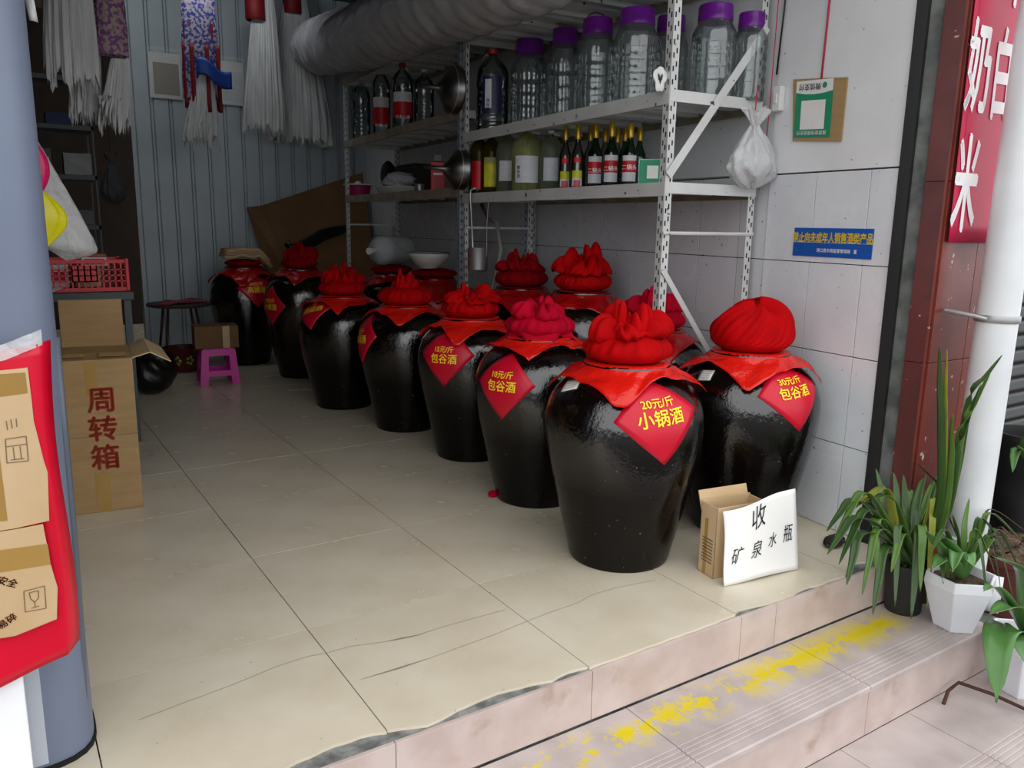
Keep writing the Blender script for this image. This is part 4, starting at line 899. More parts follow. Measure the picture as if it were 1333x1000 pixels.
# hanging crumpled bag, wires, switch, cards on the entrance end
def bag(nm, lb_, loc, w_, d_, h, m_, seed, tie=.12, up=.10, tm=None):
    n1, n2 = noise1(seed), noise1(seed+4); o = thing(nm, lb_, 'bag', loc)
    def f(u, v):     # v 0 bottom, 1 top
        a = 2*PI*u; k = (math.sin(min(1, v/.25)*PI/2)**.6)*(1-.0*v) if v < .25 else 1-(1-tie)*((v-.25)/.55)**1.5 if v < .80 else tie+(v-.8)*2.2*(.5+.5*abs(math.sin(3*a)))
        k *= 1+.14*n1(a+3*v)+.08*n2(2*a-5*v)+.05*math.sin(13*a+8*v)
        return (w_*k*math.cos(a), d_*k*math.sin(a), -h*(1-v)+.012*math.sin(5*a+9*v))
    MB().grid(lambda u, v: f(u, .003+.997*v), 60, 40, closed_u=True).build('bag_film', m_, o, smooth=True)
    q = MB(); q.tube([(0, 0, -h*.2), (.002, 0, -h*.1), (0, .003, 0), (.0, .0, up)], .003, 6); q.build('tie', tm or m_redcord, o); return o
tb, zb = on_wall(985, 192, .10)
bag('plastic_bag', 'crumpled white translucent plastic bag hanging at the rear post by the entrance', wp(tb, .12, 1.70), .12, .085, .31, m_bagw, 12)
t, z = on_wall(878, 105, .60); o = thing('bag_bundle', 'small bundle of white plastic bags hooked on the front shelf post', 'bag bundle', wp(.46, .575, 1.79))
def bb(u, v):
    a = 2*PI*u; t = 2*PI*v; R = .026+.004*math.sin(3*a); r = .013*(1+.35*math.sin(5*a+2*t)); return Vector((0, 0, 0))+Vector(((R+r*math.cos(t))*math.cos(a)*.8, -.3*r*math.sin(t)-.3*(R)*math.cos(a)*.3, (R+r*math.cos(t))*math.sin(a)*1.2))
MB().grid(bb, 36, 14, closed_u=True).build('bundle', m_capw, o, smooth=True); MB().tube([(0, 0, .03), (.005, 0, .08), (.0, .005, .12), (-.01, .01, .155), (-.03, .01, .165)], .0025, 6).build('wire_hook', m_black, o)
o = thing('power_cable', 'dark cable running down beside the rear shelf post', 'cable'); MB().tube([wp(.36, .02, 3.1), wp(.365, .02, 2.5), wp(.375, .02, 2.1), wp(.39, .02, 1.85)], .004, 6).build('cable_line', m_black, o, smooth=True)
MB().tube([wp(.40, .03, 3.1), wp(.40, .03, 2.3), wp(.405, .03, 1.7), wp(.41, .03, 1.6)], .0025, 6).build('red_line', m_redcord, o, smooth=True)
o = thing('switch_box', 'small white switch box on the wall by the rear shelf post', 'switch', wp(.372, .002, 1.70), WROT); MB().box2((-.022, 0, 0), (.022, .03, .10)).build('housing', m_capw, o, bevel=.005); MB().box2((-.008, .03, .03), (.008, .036, .07)).build('rocker', m_capw, o, bevel=.002)
o = thing('payment_card', 'green payment card on a brown cardboard hung by a red cord on the white wall', 'card', wp(.038, .004, 1.555), WROT)
MB().add([(0, 0, 0), (.245, 0, .02), (.268, 0, .265), (-.002, 0, .235), (0, .006, 0), (.245, .006, .02), (.268, .006, .265), (-.002, .006, .235)], [(0, 1, 2, 3), (7, 6, 5, 4), (0, 4, 5, 1), (1, 5, 6, 2), (2, 6, 7, 3), (3, 7, 4, 0)]).build('backing', m_card, o)
# local x grows into the shop (to the left in view)
def cardp(u, v, d=.008): return (.055+u*.185+v*.004, d, .02+v*.22+u*.012)
MB().grid(lambda u, v: cardp(u, v), 4, 4).build('green_print', m_greencard, o, solid=.001)
MB().add([cardp(0, .80, .0092), cardp(.25, .765, .0092), cardp(.5, .755, .0092), cardp(.75, .765, .0092), cardp(1, .80, .0092), cardp(1, 1, .0092), cardp(0, 1, .0092)], [tuple(range(7))]).build('white_header', m_paper, o)
MB().add([cardp(.17, .14, .0092), cardp(.83, .14, .0092), cardp(.83, .65, .0092), cardp(.17, .65, .0092)], [(0, 1, 2, 3)]).build('white_square', m_paper, o)
lettering('微信支付', .028, lambda u, v: cardp(.62+u/.185, .93-v/.22, .0105), m_ink, o, bold=.01)
MB().lathe([(.011, 0), (.011, .001)], 20, cardp(.22, .90, .0095), axis=(0, 1, 0)).build('round_mark', m_greencard, o)
lettering('推荐使用微信支付', .019, lambda u, v: cardp(.5+u/.185, .11-v/.22, .0105), m_wht, o, bold=.02)
o = thing('hanging_cord', 'red cord hanging down the white wall to the payment card', 'cord'); MB().tube([wp(.150, .006, 3.2), wp(.152, .006, 2.3), wp(.158, .007, 2.05), wp(.163, .008, 1.79)], .0045, 6).build('cord_line', m_redcord, o, smooth=True)
o = thing('blue_sign', 'blue plastic sign with yellow Chinese lettering on the white tiled wall', 'sign', wp(.045, .001, 1.107), WROT)
MB().box2((-.193, 0, 0), (.192, .004, .115)).build('plate', m_bluesign, o, bevel=.001)
lettering('禁止向未成年人销售酒类产品', .040, lambda u, v: (-u*.75, .0052, .060+v*1.1), m_yel, o, bold=.03)
lettering('河口县市场监督管理局   宣', .0165, lambda u, v: (-u-.03, .0052, .020+v), m_wht, o, bold=.035)
for z in (0.0568, .0572): MB().box2((-.19, .0041, z-.0004), (.189, .0046, z)).build('line', m_wht, o)

# ------------------------------------------------------------------ shutter, pots and plants at the right
dr = struct(MB().box2((2.76, 1.0, -.4), (5.2, 1.05, 4.0)), 'door_1', m_dark)
for k in range(46):
    b = MB(); z = -.33+.075*k
    if k == 0: b.box2((2.78, .975, z), (5.1, 1.0, z+.060)); s0_ = b.build('slat', m_shutter, dr, bevel=.012)
    else: c_ = s0_.copy(); COL.objects.link(c_); c_.parent = dr; c_.location.z = .075*k
def leaf(path, w_, m_, parent, fold=.25, tipw=.0, name='leaf', n=16, wave=0.):
    """strap leaf along a control path"""
    pts = [Vector(p) for p in path]; out = []
    for i in range(n+1):
        t = i/n*(len(pts)-1); k = min(int(t), len(pts)-2); t -= k; a, b_, c_, d = pts[max(k-1, 0)], pts[k], pts[k+1], pts[min(k+2, len(pts)-1)]
        out.append(.5*((2*b_)+(-a+c_)*t+(2*a-5*b_+4*c_-d)*t*t+(-a+3*b_-3*c_+d)*t**3))
    v = []; f = []
    for i, p in enumerate(out):
        d = (out[min(i+1, n)]-out[max(i-1, 0)]).normalized(); s_ = d.cross(Vector((0, 0, 1)))
        s_ = s_.normalized() if s_.length > .05 else Vector((.8, -.55, 0)); up = s_.cross(d).normalized(); q = i/n
        ww = w_*(min(1, q*3+.45))*(max(0.02, 1-q**3.2))**.8 if not callable(w_) else w_(q)
        if i > 0 and s_.dot(ps) < 0: s_ = -s_; up = -up
        ps = s_
        v += [p-s_*ww+up*ww*fold+up*wave*math.sin(9*q), p-s_*ww*.5+up*ww*fold*.35, p, p+s_*ww*.5+up*ww*fold*.35, p+s_*ww+up*ww*fold-up*wave*math.sin(8*q+1)]
    for i in range(n):
        for k in range(4): f.append((i*5+k, i*5+k+1, i*5+k+6, i*5+k+5))
    return MB().add(v, f).build(name, m_, parent, smooth=True, solid=.0012)
def px3(px, py, Y): return at_y(px, py, Y)
# orchid in the black pot
BP = Vector((2.03, .525, -.165))
o = thing('strap_leaved_plant', 'strap leaved green plant in a round black pot on the upper step', 'plant', BP)
MB().lathe([(.058, 0), (.062, .005), (.072, .175), (.078, .178), (.078, .192), (.070, .192), (.066, .17)], 40, cap1=False).build('pot', m_potb, o, smooth=True, angle=50)
MB().lathe([(.069, .165), (.001, .172)], 24, cap0=False).build('soil', m_soil, o)
tips = [((1076, 692), .50, (1110, 655), m_leaf), ((1077, 722), .42, (1112, 678), m_leaf), ((1102, 762), .40, (1118, 700), m_leaf), ((1136, 800), .42, (1150, 720), m_leaf),
        ((1140, 745), .46, (1140, 680), m_leaf2), ((1186, 806), .40, (1196, 700), m_leaf), ((1207, 792), .42, (1214, 655), m_leaf3), ((1103, 668), .52, (1150, 640), m_leaf3),
        ((1140, 610), .62, (1150, 665), m_leaf), ((1163, 615), .60, (1168, 665), m_leaf), ((1205, 612), .62, (1192, 660), m_leaf), ((1225, 610), .58, (1205, 665), m_leaf),
        ((1185, 608), .66, (1182, 668), m_leaf2), ((1232, 690), .45, (1215, 672), m_leafd), ((1190, 600), .5, (1225, 640), m_leafd), ((1160, 745), .40, (1172, 700), m_leaf2), ((1228, 760), .36, (1222, 700), m_leaf), ((1236, 762), .38, (1226, 706), m_leaf2),
        ((1092, 735), .44, (1125, 668), m_leaf), ((1122, 775), .41, (1140, 695), m_leaf2), ((1165, 790), .40, (1168, 690), m_leaf), ((1127, 655), .52, (1155, 650), m_leaf2), ((1176, 618), .60, (1178, 668), m_leaf),
        ((1150, 632), .60, (1160, 672), m_leaf2), ((1215, 625), .58, (1200, 668), m_leaf2), ((1198, 770), .39, (1200, 690), m_leaf2), ((1248, 705), .42, (1226, 665), m_leaf), ((1085, 705), .48, (1122, 645), m_leaf2)]
for (tip, Yt, mid, m_) in tips:
    a = BP+Vector((rnd.uniform(-.03, .03), rnd.uniform(-.03, .02), .17)); mm = px3(mid[0], mid[1], (Yt+.52)/2); tt = px3(tip[0], tip[1], Yt)
    l = leaf([a-BP, (a*.35+mm*.65)-BP+Vector((0, 0, .04)), mm-BP+Vector((0, 0, .01)), (mm*.5+tt*.5)-BP+Vector((0, 0, .012)), tt-BP], rnd.uniform(.014, .019) if m_ is not m_leafd else .009, m_, o)
    if m_ is m_leaf3: l['label'] = 'yellowing leaf'
    if m_ is m_leafd: l['label'] = 'dry brown leaf'
# white faceted pot with broad leaves
WP_ = Vector((2.078, .358, -.165))
def wpot(o, s=1.):
    b = MB(); n = 6
    def ring(r, z, ph): return [(r*math.cos(ph+2*PI*k/n), r*math.sin(ph+2*PI*k/n), z) for k in range(n)]
    v = ring(.072*s, 0, .35)+ring(.122*s, .165*s, .35)+ring(.118*s, .200*s, .35)+ring(.108*s, .200*s, .35)+ring(.10*s, .16*s, .35)
    b.add(v, [(j*n+k, j*n+(k+1) % n, (j+1)*n+(k+1) % n, (j+1)*n+k) for j in range(4) for k in range(n)]+[tuple(range(n-1, -1, -1))]); b.build('pot', m_potw, o, bevel=.003)
    MB().lathe([(.098*s, .168*s), (.001, .178*s)], 16, cap0=False).build('soil', m_soil, o)
o = thing('broad_leaved_plant', 'plant with broad leaves in a white faceted pot on the corner of the upper step', 'plant', WP_); wpot(o)
def blade(o, base, mid, tip, w_, m_, fold=.35, **k): leaf([base, (Vector(base)+Vector(mid))/2+Vector((0, 0, .02)), mid, tip], lambda q: w_*1.25*(math.sin(min(1, q*1.02+.03)*PI)**.6 if q < .98 else .05), m_, o, fold=fold, n=18, **k)
for tip, mid, Yt, w_, m_ in (((1205, 690), (1222, 715), .36, .028, m_leafb), ((1232, 700), (1236, 715), .34, .030, m_leafb), ((1268, 738), (1256, 722), .28, .030, m_leafb), ((1240, 745), (1245, 720), .24, .022, m_leafb), ((1275, 700), (1262, 715), .34, .022, m_leaf2), ((1215, 740), (1228, 728), .27, .024, m_leafb)):
    blade(o, (0, 0, .17), px3(mid[0], mid[1], (Yt+.37)/2)-WP_, px3(tip[0], tip[1], Yt)-WP_, w_, m_)
for tip, mid, Yt, m_ in (((1302, 765), (1290, 700), .30, m_leaf), ((1310, 718), (1278, 675), .34, m_leaf), ((1333, 690), (1290, 663), .38, m_leafd), ((1295, 745), (1272, 690), .28, m_leaf2), ((1262, 648), (1256, 680), .40, m_leaf2), ((1325, 738), (1300, 690), .33, m_leaf), ((1318, 775), (1298, 705), .27, m_leaf2), ((1285, 785), (1275, 705), .25, m_leaf), ((1330, 705), (1290, 668), .36, m_leaf2), ((1240, 670), (1245, 690), .38, m_leaf), ((1212, 720), (1228, 690), .32, m_leaf)):
    mm = px3(mid[0], mid[1], (Yt+.37)/2); tt = px3(tip[0], tip[1], Yt)
    leaf([(0, 0, .17), (mm-WP_)*.6+Vector((0, 0, .09)), mm-WP_, tt-WP_], .011 if m_ is not m_leafd else .004, m_, o)
# tall plant behind
TP = Vector((2.17, .545, -.165))
o = thing('tall_leaved_plant', 'plant with tall upright sword leaves between the red pillar and the drain pipe', 'plant', TP)
MB().lathe([(.045, 0), (.058, .15), (.060, .155), (.054, .155), (.05, .14)], 32, cap1=False).build('pot', m_potb, o, smooth=True, angle=50); MB().lathe([(.052, .135), (.001, .14)], 16, cap0=False).build('soil', m_soil, o)
for tip, mid, w_, m_ in (((1223, 448), (1225, 560), .014, m_leaf), ((1233, 455), (1230, 560), .009, m_leaf3), ((1305, 462), (1262, 520), .013, m_leaf), ((1290, 484), (1252, 560), .015, m_leaf2), ((1277, 500), (1246, 590), .013, m_leaf), ((1240, 540), (1238, 600), .012, m_leaf2)):
    mm = px3(mid[0], mid[1], .372)-TP; tt = px3(tip[0], tip[1], .35)-TP
    leaf([(rnd.uniform(-.02, .02), 0, .14), mm*.5+Vector((.0, -.03, .07)), mm, (mm+tt)/2+Vector((-.004, 0, .0)), tt], w_, m_, o, n=18)
# second white pot with big orchid leaves, bottom right
WQ = Vector((2.165, .155, -.34))
o = thing('orchid_plant', 'orchid with big drooping oval leaves in a white pot at the bottom right', 'plant', WQ); wpot(o, 1.05)
for tip, mid, Yt, w_, m_ in (((1297, 915), (1300, 830), .03, .042, m_leafb), ((1293, 725), (1330, 745), .16, .030, m_leafb), ((1288, 800), (1315, 790), .06, .030, m_leafb), ((1345, 880), (1325, 830), .02, .036, m_leafb), ((1355, 700), (1345, 760), .15, .034, m_leafb), ((1280, 770), (1295, 765), .12, .018, m_leafb)):
    blade(o, (0, 0, .19), px3(mid[0], mid[1], (Yt+.16)/2)-WQ+Vector((0, 0, .0)), px3(tip[0], tip[1], Yt)-WQ, w_, m_)
o = thing('soil_tray', 'round brown pot of bark chips and soil beyond the drain pipe', 'pot', (2.66, .47, -.33)); MB().lathe([(.15, 0), (.19, .27), (.20, .275), (.20, .30), (.185, .30), (.175, .27)], 40, cap1=False).build('pot_body', m_potbr, o, smooth=True, angle=50)
n1 = noise1(44); MB().grid(lambda u, v: (.18*v*math.cos(2*PI*u), .18*v*math.sin(2*PI*u), .295+.012*math.sin(40*u+19*v)*v+.03*(1-v)), 60, 16, closed_u=True).build('soil', m_soil, o)
for k in range(9):
    a, r_ = rnd.uniform(0, 6.28), rnd.uniform(.03, .14); MB().tube([(r_*math.cos(a), r_*math.sin(a), .315), (r_*math.cos(a)+.03*math.cos(3*a), r_*math.sin(a)+.03*math.sin(3*a), .335), (r_*math.cos(a)+.06*math.cos(3*a), r_*math.sin(a)+.05*math.sin(3*a), .325)], .004, 6).build('dry_twig', m_leafd, o, smooth=True)
o = thing('tall_black_pot', 'tall black pot against the grey shutter at the right edge', 'pot', (3.06, .62, -.34)); MB().lathe([(.09, 0), (.13, .66), (.14, .67), (.14, .70), (.125, .70), (.12, .64)], 40, cap1=False).build('pot_body', m_potb, o, smooth=True, angle=50)
MB().lathe([(.121, .62), (.001, .63)], 16, cap0=False).build('soil', m_soil, o)
for tip, mid in (((1318, 615), (1328, 585)), ((1340, 560), (1335, 590)), ((1325, 580), (1338, 600))): leaf([(-.0, -.13, .45), px3(mid[0], mid[1], .50)-Vector((3.06, .62, -.34)), px3(tip[0], tip[1], .46)-Vector((3.06, .62, -.34))], lambda q: .02*math.sin(min(1, q+.05)*PI)**.7+.001, m_leafb, o, n=8)
o = thing('bent_rod', 'rusty bent metal rod lying on the lower step', 'rod', (0, 0, 0)); MB().tube([(1.845, .245, -.335), (1.90, .262, -.315), (1.955, .258, -.30), (2.0, .17, -.31), (2.03, .08, -.325), (2.05, -.02, -.333)], .006, 8).build('rod_bar', m_rust, o, smooth=True)
lump('dark_rag', 'small crumpled dark rag on the floor by the white wall', 'rag', (1.985, .80, 0.0), .065, .035, .018, m_potb, 31, rot=.3)
lump('red_rag', 'small red scrap stuck beside the base of the 10 yuan jar', 'rag', (1.125, 1.955, 0), .03, .02, .014, m_cloth2, 33)

# ------------------------------------------------------------------ left side goods
o = thing('metal_table', 'dark grey metal table at the left carrying a red crate', 'table', (-.50, 3.70, 0))
b = MB(); b.box2((-.1, 0, .785), (.435, .62, .83)); b.build('table_top', m_tablem, o, bevel=.004)
for x in (-.085, .385):
    for y in (.015, .565): MB().box2((x, y, 0), (x+.035, y+.035, .785)).build('leg', m_tablem, o)
o = thing('plastic_crate', 'red plastic lattice crate on the dark metal table', 'crate', (-.460, 3.74, .832))
W3, D3, H3 = .375, .32, .165
def lattice(x0, x1, y, ax):
    b = MB(); L = x1-x0
    def bx(a, c_, z0, z1):
        if ax == 'x': b.box2((a, y-.003, z0), (c_, y+.003, z1))
        else: b.box2((y-.003, a, z0), (y+.003, c_, z1))
    bx(x0, x1, 0, .02); bx(x0, x1, H3-.018, H3)
    n = 13
    for k in range(n+1): a = x0+L*k/n; bx(max(x0, a-.004), min(x1, a+.004), .02, H3-.018)
    for z in (.05, .08, .11): bx(x0, x1, z, z+.006)
    bx(x0+L*.3, x0+L*.62, .05, .135); return b
for nm, (x0, x1, y, ax) in (('front', (0, W3, 0, 'x')), ('back', (0, W3, D3, 'x')), ('l', (0, D3, 0, 'y')), ('r', (0, D3, W3, 'y'))): lattice(x0, x1, y, ax).build('crate_side', m_redplastic, o)
MB().box2((0, 0, 0), (W3, D3, .006)).build('crate_base', m_redplastic, o)
for x in (0, W3):
    for y in (0, D3): MB().box2((x-.009, y-.009, 0), (x+.009, y+.009, H3+.006)).build('corner_post', m_redplastic, o, bevel=.003)
for k, (x, y, z, w2, d2, h2, m_, lb_) in enumerate(((.20, .12, .008, .12, .14, .11, m_card_pale, 'pale box low in the red crate'), (.06, .12, .008, .10, .14, .12, m_lw, 'white pack in the left of the red crate'), (.235, .12, .12, .13, .12, .022, m_lw, 'flat white pack with red print, lower one on top of the goods in the crate'), (.235, .12, .143, .12, .11, .022, m_paper, 'flat white pack topmost in the red crate'), (.235, .12, .166, .12, .11, .018, m_card_dark, 'thin dark red box topmost of the stack in the crate'))):
    q = thing('small_pack', lb_, 'pack', (-.460+x, 3.74+y, .839+z)); MB().box2((-w2/2, 0, 0), (w2/2, d2, h2)).build('pack_body', m_, q, bevel=.002); MB().box2((-w2/2*.8, -.0006, h2*.3), (w2/2*.8, 0, h2*.7)).build('print', m_lr, q)
for k in range(4):
    q = thing('paper_sheet', ['white loose paper at the front edge of the metal table, lowest', 'white loose paper second from the bottom on the metal table', 'white loose paper third from the bottom on the metal table', 'white loose paper topmost on the metal table'][k], 'paper', (-.50+.012*k, 3.72, .833+.006*k), .25-.12*k)
    MB().grid(lambda u, v: (-.06+.13*u, -.02+.05*v, .012*abs(u-.5)+.002*math.sin(5*v+k)), 8, 4).build('sheet', m_paper, q, smooth=True, solid=.001)
# bags hanging by the column
o = thing('white_bag', 'translucent white plastic bag hanging at the left behind the column', 'bag', (-.60, 2.52, 1.62))
def wbf(u, v):
    a = 2*PI*u; k = .12+.88*min(1, (v/.85))**.9; s_ = 1 if v < .93 else (1-((v-.93)/.07)**2*.75); n_ = 1+.05*math.sin(5*a+6*v)+.03*math.sin(11*a)
    return (.155*k*s_*n_*math.cos(a)+.11*v, .07*k*s_*n_*math.sin(a), -.54*v-.03*math.cos(a)*v)
MB().grid(wbf, 60, 40, closed_u=True).build('bag_film', m_bagw, o, smooth=True)
o = thing('pink_bag', 'pink plastic bag hanging above the yellow bag behind the column', 'bag', (-.565, 2.42, 1.52)); n5 = noise1(61)
MB().grid(lambda u, v: ((.012+.062*math.sin(PI*min(1, v*.9)))*math.cos(2*PI*u)*(1+.1*math.sin(9*2*PI*u)), .03*math.sin(2*PI*u)*math.sin(PI*v*.9+.1), -.245*v), 48, 24, closed_u=True).build('bag_film', mat('pink film', '#d81e63', .3, bump=.6, bscale=14), o, smooth=True)
o = thing('yellow_bag', 'bright yellow plastic bag hanging beside the white bag', 'bag', (-.545, 2.42, 1.33)); MB().grid(lambda u, v: ((.01+.085*math.sin(PI*min(1, v*.95))**1.2)*math.cos(2*PI*u)*(1+.08*math.sin(7*2*PI*u+4*v)), .03*math.sin(2*PI*u)*math.sin(PI*v*.9+.1), -.235*v), 48, 24, closed_u=True).build('bag_film', mat('yellow film', '#e3db12', .3, bump=.6, bscale=14), o, smooth=True)
q = thing('paper_ribbon', 'small white paper ribbon hanging at the top left beside the column', 'ribbon'); pa, pb = px3(32, -30, 1.6), px3(44, 28, 1.6)
MB().grid(lambda u, v: (pa.x+(pb.x-pa.x)*v+.02*(u-.5), 1.6+.01*math.sin(4*v+3*u), pa.z+(pb.z-pa.z)*v), 4, 8).build('strip', m_paper, q, smooth=True, solid=.001)
# net bundles
def net(nm, label, px0, px1, pyb, Y, pleats, seed, m_, xt=None, ztop=3.25, name='net_bundle', layers=2, flare=.35, wrapd=.5):
    a, b_ = px3(px0, pyb, Y), px3(px1, pyb, Y); cx = (a.x+b_.x)/2; hw = (b_.x-a.x)/2; xt = cx if xt is None else px3(xt, 0, Y).x
    o = thing(name, label, 'net bundle', (cx, Y, a.z)); H = ztop-a.z
    for L in range(layers):
        r = random.Random(seed+L); n1 = noise1(seed+L*5); ragged = [r.uniform(-.05, .04) for _ in range(160)]
        def f(u, v, L=L):     # v 0 top .. 1 bottom
            ang = 2*PI*u; k = flare+(1-flare)*min(1, v*1.15)**.8; k *= (1-.14*L); pl = 1+.10*math.sin(pleats*ang+3*v+L)*v+.06*math.sin(pleats*2.3//1*ang+L)+.08*n1(ang+v)
            z = H*(1-v)*(1.0)+(ragged[int(u*159)]+.05*n1(3*ang)+.10*L)*max(0, v-.6)/.4
            return ((xt-cx)*(1-v)+hw*k*pl*math.cos(ang), hw*wrapd*k*pl*math.sin(ang), z)
        MB().grid(f, 160, 26, closed_u=True).build('net', m_, o, smooth=True)
    return o
net('', 'wide grey white net bundle hanging at the top left beside the column', 62, 128, 100, 3.9, 17, 3, m_net, xt=98)
net('', 'narrow white net bundle hanging below the purple patterned cloth', 130, 168, 158, 4.0, 11, 9, m_net, xt=150, ztop=2.05, flare=.6)
net('', 'lower hanging white net tail between the two left bundles', 92, 132, 150, 4.1, 9, 14, m_net, xt=118, ztop=2.6, flare=.5)
net('', 'widest white net bundle hanging before the sheet metal wall next to the bale', 352, 430, 180, 6.6, 19, 21, m_net, xt=385, flare=.28, wrapd=.28)
net('', 'white net bundle left of the widest one before the sheet metal wall', 318, 368, 165, 6.3, 15, 27, m_net, xt=345, flare=.30, wrapd=.3)
net('', 'short white net tail hanging under the blue and red patterned bundle', 240, 282, 182, 5.9, 13, 33, m_net, xt=262, ztop=2.35, flare=.45)
m_pat = mat('purple patterned cloth', '#7b4784', .7, c2='#a8968b', nscale=44, contrast=(.45, .55)); m_pat2 = mat('blue and white patterned cloth', '#2c3f86', .7, c2='#a89aa6', nscale=40, contrast=(.46, .54)); m_redrib = mat('dark red ribbon', '#7a0a14', .6)
def sleeve(name, label, px0, px1, py0, py1, Y, m_, seed, parts=()):
    a, b_ = px3(px0, py1, Y), px3(px1, py1, Y); z0 = px3(px0, py0, Y).z; cx = (a.x+b_.x)/2; r = (b_.x-a.x)/2; o = thing(name, label, 'cloth', (cx, Y, a.z)); n1 = noise1(seed)
    MB().grid(lambda u, v: (r*(.8+.2*v)*(1+.09*n1(2*PI*u+4*v)+.07*math.sin(9*2*PI*u))*math.cos(2*PI*u), r*.55*math.sin(2*PI*u), (z0-a.z)*(1-v)), 64, 20, closed_u=True).build('cloth', m_, o, smooth=True); return o, cx, a.z
sleeve('patterned_cloth', 'purple patterned cloth bundle hanging at the upper left', 126, 168, -60, 70, 3.95, m_pat, 5)
o, cx, zb_ = sleeve('patterned_bundle', 'blue and red patterned cloth bundle hanging in the middle of the metal wall', 241, 288, -80, 128, 5.95, m_pat2, 8)
MB().lathe([(.118, .40), (.125, .42), (.125, .56), (.118, .58)], 32, cap0=False, cap1=False).build('red_band', m_redrib, o, smooth=True).scale = (1, .6, 1)
for k in range(7):
    a = 2*PI*k/7+.4; MB().grid(lambda u, v, a=a: (.13*math.cos(a)+.03*(u-.5), .075*math.sin(a)-.02-.01*u, .42-.50*v+.02*math.sin(6*v+a)), 3, 14).build('red_ribbon', m_redrib, o, smooth=True, solid=.002)
MB().grid(lambda u, v: (-.06+.27*u, -.09-.02*math.sin(5*u), .30-.13*v-.09*u+.02*math.sin(7*u)), 12, 6).build('blue_wrapper', m_blue, o, smooth=True, solid=.004, label='crumpled blue wrapper tied across')
for x, nm_ in ((332, 'dark red band around the left white net'), (380, 'dark red band around the widest white net')):
    p = px3(x, 12 if x < 350 else 5, 6.3 if x < 350 else 6.6); q = thing('red_band', nm_, 'band', p); MB().lathe([(.075, -.09), (.082, -.08), (.082, .08), (.075, .09)], 28, cap0=False, cap1=False).build('band', m_redrib, q, smooth=True)
# framed papers on the metal wall
def frame_(name, label, px0, py0, px1, py1, m2):
    a, b_ = px3(px0, py0, 6.87), px3(px1, py1, 6.87); q = thing(name, label, 'document', (a.x, 6.885, b_.z)); w2, h2 = b_.x-a.x, a.z-b_.z
    MB().box2((0, -.008, 0), (w2, 0, h2)).build('backing', m_paper, q, bevel=.002); MB().box2((w2*.13, -.011, h2*.08), (w2*.93, -.0085, h2*.78)).build('document', m2, q)
    MB().grid(lambda u, v: (-.008+(w2+.016)*u, -.02-.006*math.sin(9*u+5*v), -.01+(h2+.05)*v), 14, 14).build('plastic_sleeve', mat('crinkled clear sleeve', '#e8ecec', .12, trans=.0, alpha=.22, bump=.8, bscale=14), q, smooth=True)
frame_('framed_document', 'document in a clear plastic sleeve on the metal wall, left of the patterned bundle', 192, 66, 238, 130, mat('aged brown paper', '#8d7f6c', .8))
frame_('framed_document', 'pale document in a clear plastic sleeve on the metal wall, right of the patterned bundle', 284, 78, 319, 138, m_lw)
# leaning carton sheet in the corner
c0, c1, c2_, c3 = px3(352, 335, 6.55), px3(445, 300, 6.45), px3(445, 230, 6.8), px3(340, 268, 6.8)
q = thing('leaning_carton', 'large flattened brown carton leaning against the back wall in the corner', 'carton')
MB().add([c3, c2_+Vector((.22, 0, .05)), (c2_.x+.20, 6.35, .3), (c3.x+.25, 6.35, .45)], [(0, 1, 2, 3)]).build('main_panel', m_card_dark, q, solid=.012)
e3 = px3(321, 270, 6.82); MB().add([e3, c3, (c3.x+.25, 6.35, .45), (e3.x+.16, 6.6, .6)], [(0, 1, 2, 3)]).build('side_panel', m_card_dark, q, solid=.012)
jz = .735*1.12+.06
o = thing('folded_towel', 'folded pale yellow towel lying on the last jar', 'towel', (1.14, 6.02, jz+.01))
def tw(u, v, dz, s_): a = (u-.5)*2; b2 = (v-.5)*2; return (.19*s_*a+.02*math.sin(3*b2), .13*b2, dz+.012*math.cos(a*1.2)+.008*math.sin(7*a+3*b2)-(.16*max(0, a-.5)))
for k in range(3): MB().grid(lambda u, v, k=k: tw(u, v, .024*k+.012, 1-.05*k), 24, 14).build('fold', mat('pale yellow towel', '#c8ac72', .9, c2='#b79c74', nscale=8) if k != 1 else mat('pinkish towel', '#b99383', .9), o, smooth=True, solid=.022)
o = thing('black_cloth', 'black cloth lying on the folded carton behind the last jars', 'cloth'); p1, p2 = px3(380, 325, 6.0), px3(442, 300, 6.2)
MB().tube([p1+Vector((-.05, 0, .06)), p1, p1.lerp(p2, .3)+Vector((0, 0, -.01)), p1.lerp(p2, .6)+Vector((0, 0, .02)), p2, p2+Vector((.1, 0, .03))], lambda t: .028+.03*math.sin(PI*t), 10).build('roll', m_black, o, smooth=True)
# stool and small box
SP = Vector((.685, 5.23, 0)); o = thing('pink_stool', 'small pink plastic stool on the tiled floor at the back', 'stool', SP, -.08); hs = .272
b = MB(); b.box2((-.115, -.095, hs-.018), (.115, .095, hs)); b.build('seat', m_pink, o, bevel=.008)
def stool_side(ax, sg_):
    def P_(s_, z): sp = 1+.22*(1-z/hs); return (s_*.115*sp, sg_*.095*sp, z) if ax == 'x' else (sg_*.115*sp, s_*.095*sp, z)
    b = MB(); outer = [(-1, 0), (-1, hs-.01), (1, hs-.01), (1, 0)]; 
    def quad(a, b_, c_, d): b.add([P_(*a), P_(*b_), P_(*c_), P_(*d)], [(0, 1, 2, 3)])
    for s_ in (-1, 1): quad((s_, 0), (s_, hs-.01), (s_*.60, hs-.01), (s_*.60, 0))
    quad((-.6, hs-.055), (-.6, hs-.01), (.6, hs-.01), (.6, hs-.055)); quad((-.6, .065), (-.6, .105), (.6, .105), (.6, .065))
    b.build('side', m_pink, o, solid=.006)
